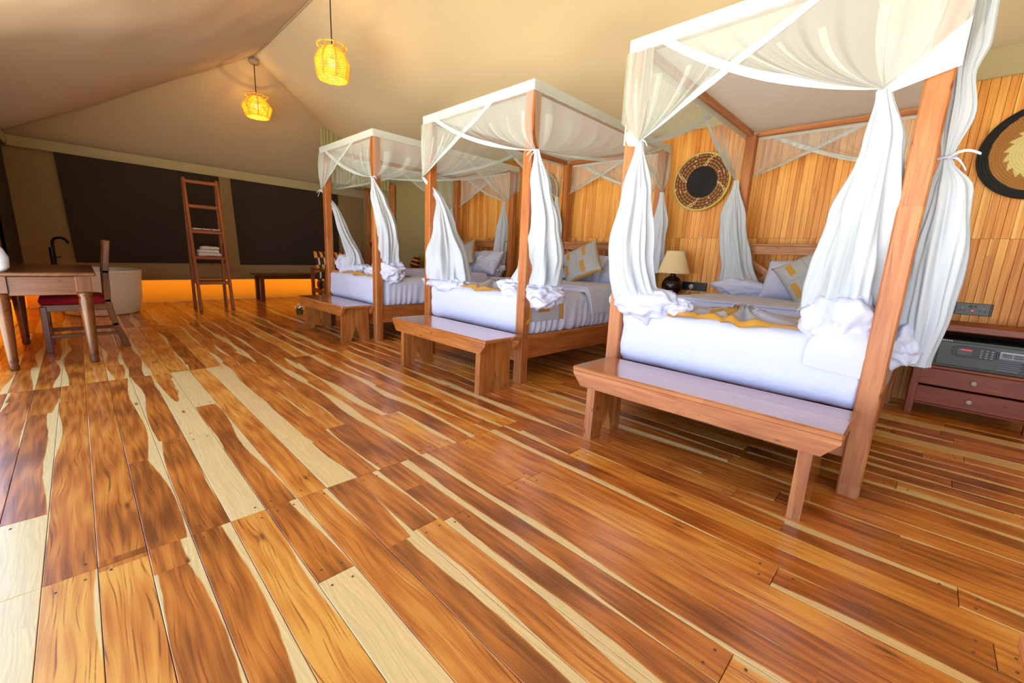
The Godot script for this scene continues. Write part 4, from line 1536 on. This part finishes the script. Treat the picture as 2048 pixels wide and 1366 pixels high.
func pendant(x: float, ytop: float, y1: float, y0: float, r1: float, r2: float, label: String) -> void:
	var o := thing("pendant_lamp", label, "pendant lamp", Vector3(x, y0, RIDGE_Z), 0.0, "woven pendant lamps under the ridge")
	var h := y1 - y0
	part("ceiling_rose", lathe(MB.new(), [Vector2(0, -0.06), Vector2(0.05, -0.06), Vector2(0.07, -0.03), Vector2(0.07, 0.0), Vector2(0, 0.0)], 24, Transform3D(Basis(), Vector3(0, ytop - y0, 0))), M.rose, o)
	part("cord", tube(MB.new(), [Vector3(0, ytop - y0 - 0.05, 0), Vector3(0.01, h + 0.3, 0.006), Vector3(0, h - 0.02, 0)], 0.006, 6), M.cord, o)
	var sh := MB.new()
	var prof := [Vector2(0.035, h), Vector2(0.085, h * 0.93), Vector2(0.13, h * 0.76), Vector2(r1, h * 0.5), Vector2(r1 * 0.99, h * 0.45), Vector2(r2, 0.0)]
	var radius := func(y: float) -> float:
		for k in prof.size() - 1:
			if y <= prof[k].y and y >= prof[k + 1].y:
				return lerpf(prof[k + 1].x, prof[k].x, (y - prof[k + 1].y) / (prof[k].y - prof[k + 1].y))
		return r2
	var turns := 17
	for k in turns:
		var y := h * k / (turns - 1.0)
		var rr: float = radius.call(y)
		var ring := []
		for e in 41:
			var a := TAU * e / 40.0
			ring.append(Vector3(cos(a) * rr, y + 0.002 * sin(a * 9.0 + k), sin(a) * rr))
		tube(sh, ring, 0.0068, 6)
	var shade := part("shade", sh, M.wicker, o)
	var ribs := MB.new()
	for e in 8:
		var a := TAU * e / 8.0 + 0.2
		var pts := []
		for k in 15:
			var y := h * k / 14.0
			var rr: float = radius.call(y) + 0.006
			pts.append(Vector3(cos(a) * rr, y, sin(a) * rr))
		tube(ribs, pts, 0.009, 6)
	part("ribs", ribs, M.wicker, shade)
	var b := MB.new()
	var prof2 := []
	for k in 13:
		var a := lerpf(-PI / 2.0, PI / 2.0, k / 12.0)
		prof2.append(Vector2(cos(a) * 0.034, h * 0.5 + sin(a) * 0.04))
	part("bulb", lathe(b, prof2, 20, Transform3D()), M.bulb, o)
	part("lamp_holder", lathe(MB.new(), [Vector2(0.0, h - 0.02), Vector2(0.02, h - 0.02), Vector2(0.02, h * 0.5 + 0.035), Vector2(0, h * 0.5 + 0.03)], 14, Transform3D()), M.cord, o)
	var l := OmniLight3D.new()
	l.name = "pendant_glow"
	l.position = Vector3(0, h * 0.5, 0)
	l.light_color = Color(1.0, 0.83, 0.48)
	l.light_energy = 0.45
	l.omni_range = 12.0
	l.omni_attenuation = 2.0
	l.light_size = 0.03
	l.shadow_enabled = true
	o.add_child(l)

func turned_leg(x: float, z: float, h: float, o: Node3D, material: Material) -> void:
	var prof := [Vector2(0, 0.0), Vector2(0.022, 0.0), Vector2(0.03, 0.02), Vector2(0.024, 0.05), Vector2(0.03, 0.07), Vector2(0.028, 0.09), Vector2(0.040, h * 0.6), Vector2(0.043, h * 0.72), Vector2(0.036, h * 0.76), Vector2(0.046, h * 0.79), Vector2(0.046, h * 0.81), Vector2(0.03, h * 0.83), Vector2(0.0, h * 0.83)]
	var m := MB.new()
	lathe(m, prof, 24, Transform3D(Basis(), Vector3(x, 0, z)))
	cbox(m, Vector3(x, h * 0.91, z), Vector3(0.088, h * 0.18, 0.088), 0.004, 1)
	part("leg", m, material, o)

func build_desk() -> void:
	var o := thing("writing_desk", "brown wooden writing desk with turned legs at the left edge", "desk", Vector3(-5.3, 0, 0.21))
	box_part("top", Vector3(0, 0.715, 0), Vector3(1.3, 0.03, 0.58), M.desk_wood, o, 0, 0.008)
	for x: float in [-0.56, 0.56]:
		for z: float in [-0.215, 0.215]:
			turned_leg(x, z, 0.70, o, M.desk_wood)
	for z: float in [-0.225, 0.225]:
		box_part("apron", Vector3(0, 0.625, z), Vector3(1.04, 0.14, 0.025), M.desk_wood, o, 0)
	for x: float in [-0.57, 0.57]:
		box_part("apron", Vector3(x, 0.625, 0), Vector3(0.025, 0.14, 0.35), M.desk_wood, o, 2)
	for x: float in [-0.15, 0.2]:
		box_part("drawer_pull", Vector3(x, 0.6, -0.243), Vector3(0.06, 0.012, 0.012), M.pearl, o)
	var c := thing("dining_chair", "wooden chair with a red upholstered seat drawn up to the desk", "chair", Vector3(-5.52, 0, 0.06))
	for x: float in [-0.2, 0.2]:
		var pts := [Vector3(x, 0.0, -0.30), Vector3(x, 0.22, -0.235), Vector3(x, 0.44, -0.205), Vector3(x, 0.7, -0.215), Vector3(x, 0.965, -0.25)]
		var m := MB.new()
		for k in 4:
			var a: Vector3 = pts[k]
			var b: Vector3 = pts[k + 1]
			var ang := atan2(b.z - a.z, b.y - a.y)
			cbox(m, (a + b) * 0.5, Vector3(0.042, (b - a).length() + 0.03, 0.045), 0.005, 1, Basis(Vector3(1, 0, 0), ang))
		part("back_leg", m, M.desk_wood, c)
		box_part("front_leg", Vector3(x, 0.2, 0.2), Vector3(0.042, 0.4, 0.042), M.desk_wood, c, 1)
		box_part("side_stretcher", Vector3(x, 0.14, -0.02), Vector3(0.02, 0.03, 0.44), M.desk_wood, c, 2)
		box_part("seat_rail", Vector3(x, 0.385, 0.0), Vector3(0.025, 0.06, 0.4), M.desk_wood, c, 2)
	for y: float in [0.93, 0.72]:
		box_part("back_rail", Vector3(0, y, -0.232), Vector3(0.36, 0.09 if y > 0.9 else 0.05, 0.022), M.desk_wood, c, 0)
	for x: float in [-0.1, 0.0, 0.1]:
		box_part("back_slat", Vector3(x, 0.83, -0.225), Vector3(0.035, 0.2, 0.014), M.desk_wood, c, 1)
	box_part("seat_rail", Vector3(0, 0.385, 0.2), Vector3(0.36, 0.06, 0.025), M.desk_wood, c, 0)
	box_part("front_stretcher", Vector3(0, 0.2, 0.2), Vector3(0.36, 0.03, 0.02), M.desk_wood, c, 0)
	var sm := MB.new()
	rbox(sm, Vector3(0.43, 0.075, 0.43), 0.03, 0.04, func(p: Vector3, out: Vector3) -> Vector3: return p + Vector3(0, 0.445 + 0.018 * (1.0 - minf(1.0, Vector2(p.x, p.z).length() / 0.25)), 0.01))
	part("seat", sm, M.red_seat, c)
	var j := MB.new()
	lathe(j, [Vector2(0, 0), Vector2(0.05, 0), Vector2(0.075, 0.03), Vector2(0.08, 0.1), Vector2(0.06, 0.16), Vector2(0.035, 0.19), Vector2(0.042, 0.22), Vector2(0.03, 0.22), Vector2(0.0, 0.18)], 28, Transform3D())
	var jar := part("jar", j, M.ceramic)
	jar.position = Vector3(-4.72, 0.731, 0.43)
	tag(jar, "pale glazed jar on the desk, cut off by the left edge", "jar")

func build_far_end() -> void:
	# bathtub with its black filler
	var o := thing("bathtub", "white freestanding oval bathtub behind the desk", "bathtub", Vector3(-8.0, 0, -0.17))
	var prof := [Vector2(0, 0.02), Vector2(0.8, 0.0), Vector2(0.85, 0.02), Vector2(0.94, 0.2), Vector2(0.97, 0.45), Vector2(1.0, 0.565), Vector2(1.0, 0.585), Vector2(0.96, 0.59), Vector2(0.93, 0.575), Vector2(0.9, 0.45), Vector2(0.82, 0.2), Vector2(0.6, 0.12), Vector2(0, 0.1)]
	part("tub_shell", lathe(MB.new(), prof, 64, Transform3D(), 0.56, 0.44), M.tub, o)
	var f := thing("bath_filler", "black swan-neck bath filler standing at the tub", "faucet", Vector3(-8.62, 0, 0.23))
	var pts := [Vector3(0, 0.0, 0), Vector3(0, 0.5, 0), Vector3(0, 0.86, 0)]
	for k in 13:
		var a := PI * k / 12.0
		pts.append(Vector3(0.05 - 0.05 * cos(a) * 1.0, 0.9 + 0.075 * sin(a), -0.075 + 0.075 * cos(a)))
	part("spout", tube(MB.new(), pts, 0.017, 10), M.black_metal, f)
	part("riser", tube(MB.new(), [Vector3(0.02, 0.55, 0.02), Vector3(0.02, 0.84, 0.02)], 0.024, 10), M.black_metal, f)
	part("lever", tube(MB.new(), [Vector3(0, 0.7, 0), Vector3(0.01, 0.72, -0.06)], 0.007, 8), M.black_metal, f)
	part("foot", lathe(MB.new(), [Vector2(0, 0.02), Vector2(0.05, 0.02), Vector2(0.055, 0.0)], 20, Transform3D()), M.black_metal, f)
	# ladder shelf
	var l := thing("ladder_shelf", "tall wooden ladder shelf with towels in front of the blinds", "shelf", Vector3(-7.95, 0, -1.40))
	var top_y := 1.92
	for s: float in [-1.0, 1.0]:
		for q: float in [1.0, -1.0]:
			var a := Vector3(0.34 if q > 0.0 else -0.12, 0.0, s * 0.205)
			var b := Vector3(-0.07 if q > 0.0 else -0.12, top_y, s * 0.2)
			var d := b - a
			part("upright", cbox(MB.new(), (a + b) * 0.5, Vector3(0.045, d.length(), 0.04), 0.004, 1, Basis(Vector3(0, 0, 1), -atan2(d.x, d.y))), M.ladder_wood, l)
	for y: float in [1.90, 1.545, 1.18, 0.80, 0.43]:
		var xf := lerpf(0.34, -0.07, y / top_y)
		var xb := lerpf(-0.12, -0.12, y / top_y)
		box_part("shelf", Vector3((xf + xb) * 0.5, y - 0.025, 0), Vector3(absf(xf - xb) + 0.03, 0.045, 0.375), M.ladder_wood, l, 2)
	var stack := [[0.0, 0.0], [0.045, 0.01], [0.085, -0.012]]
	for k in 3:
		var m := MB.new()
		var off := k * 11.0
		rbox(m, Vector3(0.2 - 0.02 * k, 0.05, 0.3 - 0.03 * k), 0.024, 0.02, func(p: Vector3, out: Vector3) -> Vector3: return p + out * 0.01 * nz.get_noise_3d(p.x * 400.0 + off, p.y * 400.0, p.z * 400.0) - Vector3(0, 0.05 * p.z * p.z * 8.0, 0))
		var t := part("towel", m, M.towel)
		t.position = Vector3(-7.86, 0.80 + 0.028 + 0.047 * k, -1.40 + stack[k][1])
		tag(t, ["folded white towel at the bottom of the pile on the ladder shelf", "folded white towel in the middle of the pile on the ladder shelf", "folded white towel on top of the pile on the ladder shelf"][k], "towel", "towels piled on the ladder shelf")
	for k in 3:
		var m := MB.new()
		rbox(m, Vector3(0.16, 0.026, 0.11), 0.012, 0.02, func(p: Vector3, out: Vector3) -> Vector3: return p + out * 0.006 * nz.get_noise_3d(p.x * 500.0 + k * 9.0, 0.0, p.z * 500.0))
		var t := part("face_cloth", m, M.towel)
		t.position = Vector3(-7.92, 1.18 + 0.014, -1.52 + 0.118 * k)
		tag(t, "small folded white face cloth on the ladder shelf, %s of three" % ["left end", "middle", "right end"][2 - k], "face cloth", "face cloths in a row on the ladder shelf")
	# low console table under the second blind
	var c := thing("console_table", "low dark wooden console table against the orange skirt", "table", Vector3(-8.72, 0, -2.85))
	box_part("top", Vector3(0, 0.475, 0), Vector3(0.42, 0.035, 1.32), M.desk_wood, c, 2)
	for x: float in [-0.15, 0.15]:
		box_part("apron", Vector3(x, 0.43, 0), Vector3(0.022, 0.06, 1.2), M.desk_wood, c, 2)
		for z: float in [-0.57, 0.57]:
			box_part("leg", Vector3(x, 0.228, z), Vector3(0.065, 0.457, 0.065), M.desk_wood, c, 1)
	# printed armchairs
	for k in 2:
		var a := thing("armchair", ["dark wooden armchair with orange and purple printed cushions left of the farthest bed", "low armchair with brown striped printed back behind the farthest bed"][k], "armchair", [Vector3(-7.45, 0, -3.2), Vector3(-6.98, 0, -4.15)][k], [PI * 0.5, -0.5][k], "printed armchairs")
		for x: float in [-0.33, 0.33]:
			box_part("front_leg", Vector3(x, 0.31, 0.3), Vector3(0.05, 0.62, 0.05), M.dark_wood, a, 1)
			box_part("back_leg", Vector3(x, 0.33, -0.3), Vector3(0.05, 0.66, 0.05), M.dark_wood, a, 1)
			box_part("armrest", Vector3(x, 0.635, 0.02), Vector3(0.07, 0.03, 0.72), M.dark_wood, a, 2, 0.008)
			box_part("side_rail", Vector3(x, 0.27, 0), Vector3(0.03, 0.07, 0.56), M.dark_wood, a, 2)
		box_part("front_rail", Vector3(0, 0.27, 0.3), Vector3(0.62, 0.07, 0.03), M.dark_wood, a, 0)
		var sm := MB.new()
		rbox(sm, Vector3(0.6, 0.14, 0.58), 0.045, 0.05, func(p: Vector3, out: Vector3) -> Vector3: return p + Vector3(0, 0.37, 0.02))
		part("seat_cushion", sm, M.kente, a)
		var bm := MB.new()
		pillow(bm, 0.62, 0.5, 0.17, Transform3D(Basis(Vector3(1, 0, 0), -0.25), Vector3(0, 0.7, -0.24)), 0.004, 0.03)
		part("back_cushion", bm, M.kente if k == 0 else M.kente_panel, a)
	# a few white flowers in a small pot on the floor
	var fl := thing("flower_pot", "tiny pot of white flowers on the floor left of the farthest bench", "plant", Vector3(-6.72, 0, -2.27))
	part("pot", lathe(MB.new(), [Vector2(0, 0), Vector2(0.04, 0), Vector2(0.055, 0.06), Vector2(0.045, 0.06), Vector2(0, 0.05)], 18, Transform3D()), M.leaf, fl)
	var lm := MB.new()
	for k in 14:
		var a := k * 2.4
		var d := Vector3(cos(a), 0.0, sin(a))
		var r := 0.03 + 0.05 * rng.randf()
		var tip := d * r + Vector3(0, 0.1 + 0.05 * rng.randf(), 0)
		lm.grid([PackedVector3Array([Vector3(0, 0.05, 0), Vector3(0, 0.05, 0)]), PackedVector3Array([tip * 0.7 + d.cross(Vector3.UP) * 0.014, tip * 0.7 - d.cross(Vector3.UP) * 0.014]), PackedVector3Array([tip, tip])])
		if k % 2 == 0:
			var pr := []
			for e in 7:
				var an := lerpf(-PI / 2.0, PI / 2.0, e / 6.0)
				pr.append(Vector2(cos(an) * 0.02, sin(an) * 0.016))
			part("flower", lathe(MB.new(), pr, 10, Transform3D(Basis(), tip)), M.petal, fl)
	part("leaves", lm, M.leaf, fl)
	# end of a low luggage bench that reaches in at the right edge of the photograph
	var lb := thing("luggage_bench", "orange-brown wooden bench edge cut off at the lower right corner", "bench", Vector3(0.43, 0, -0.72))
	box_part("top", Vector3(0, 0.405, 0), Vector3(0.44, 0.03, 0.66), M.edge_wood, lb, 2, 0.006)
	for x: float in [-0.17, 0.19]:
		for z: float in [-0.27, 0.27]:
			box_part("leg", Vector3(x, 0.195, z), Vector3(0.05, 0.39, 0.05), M.edge_wood, lb, 1)
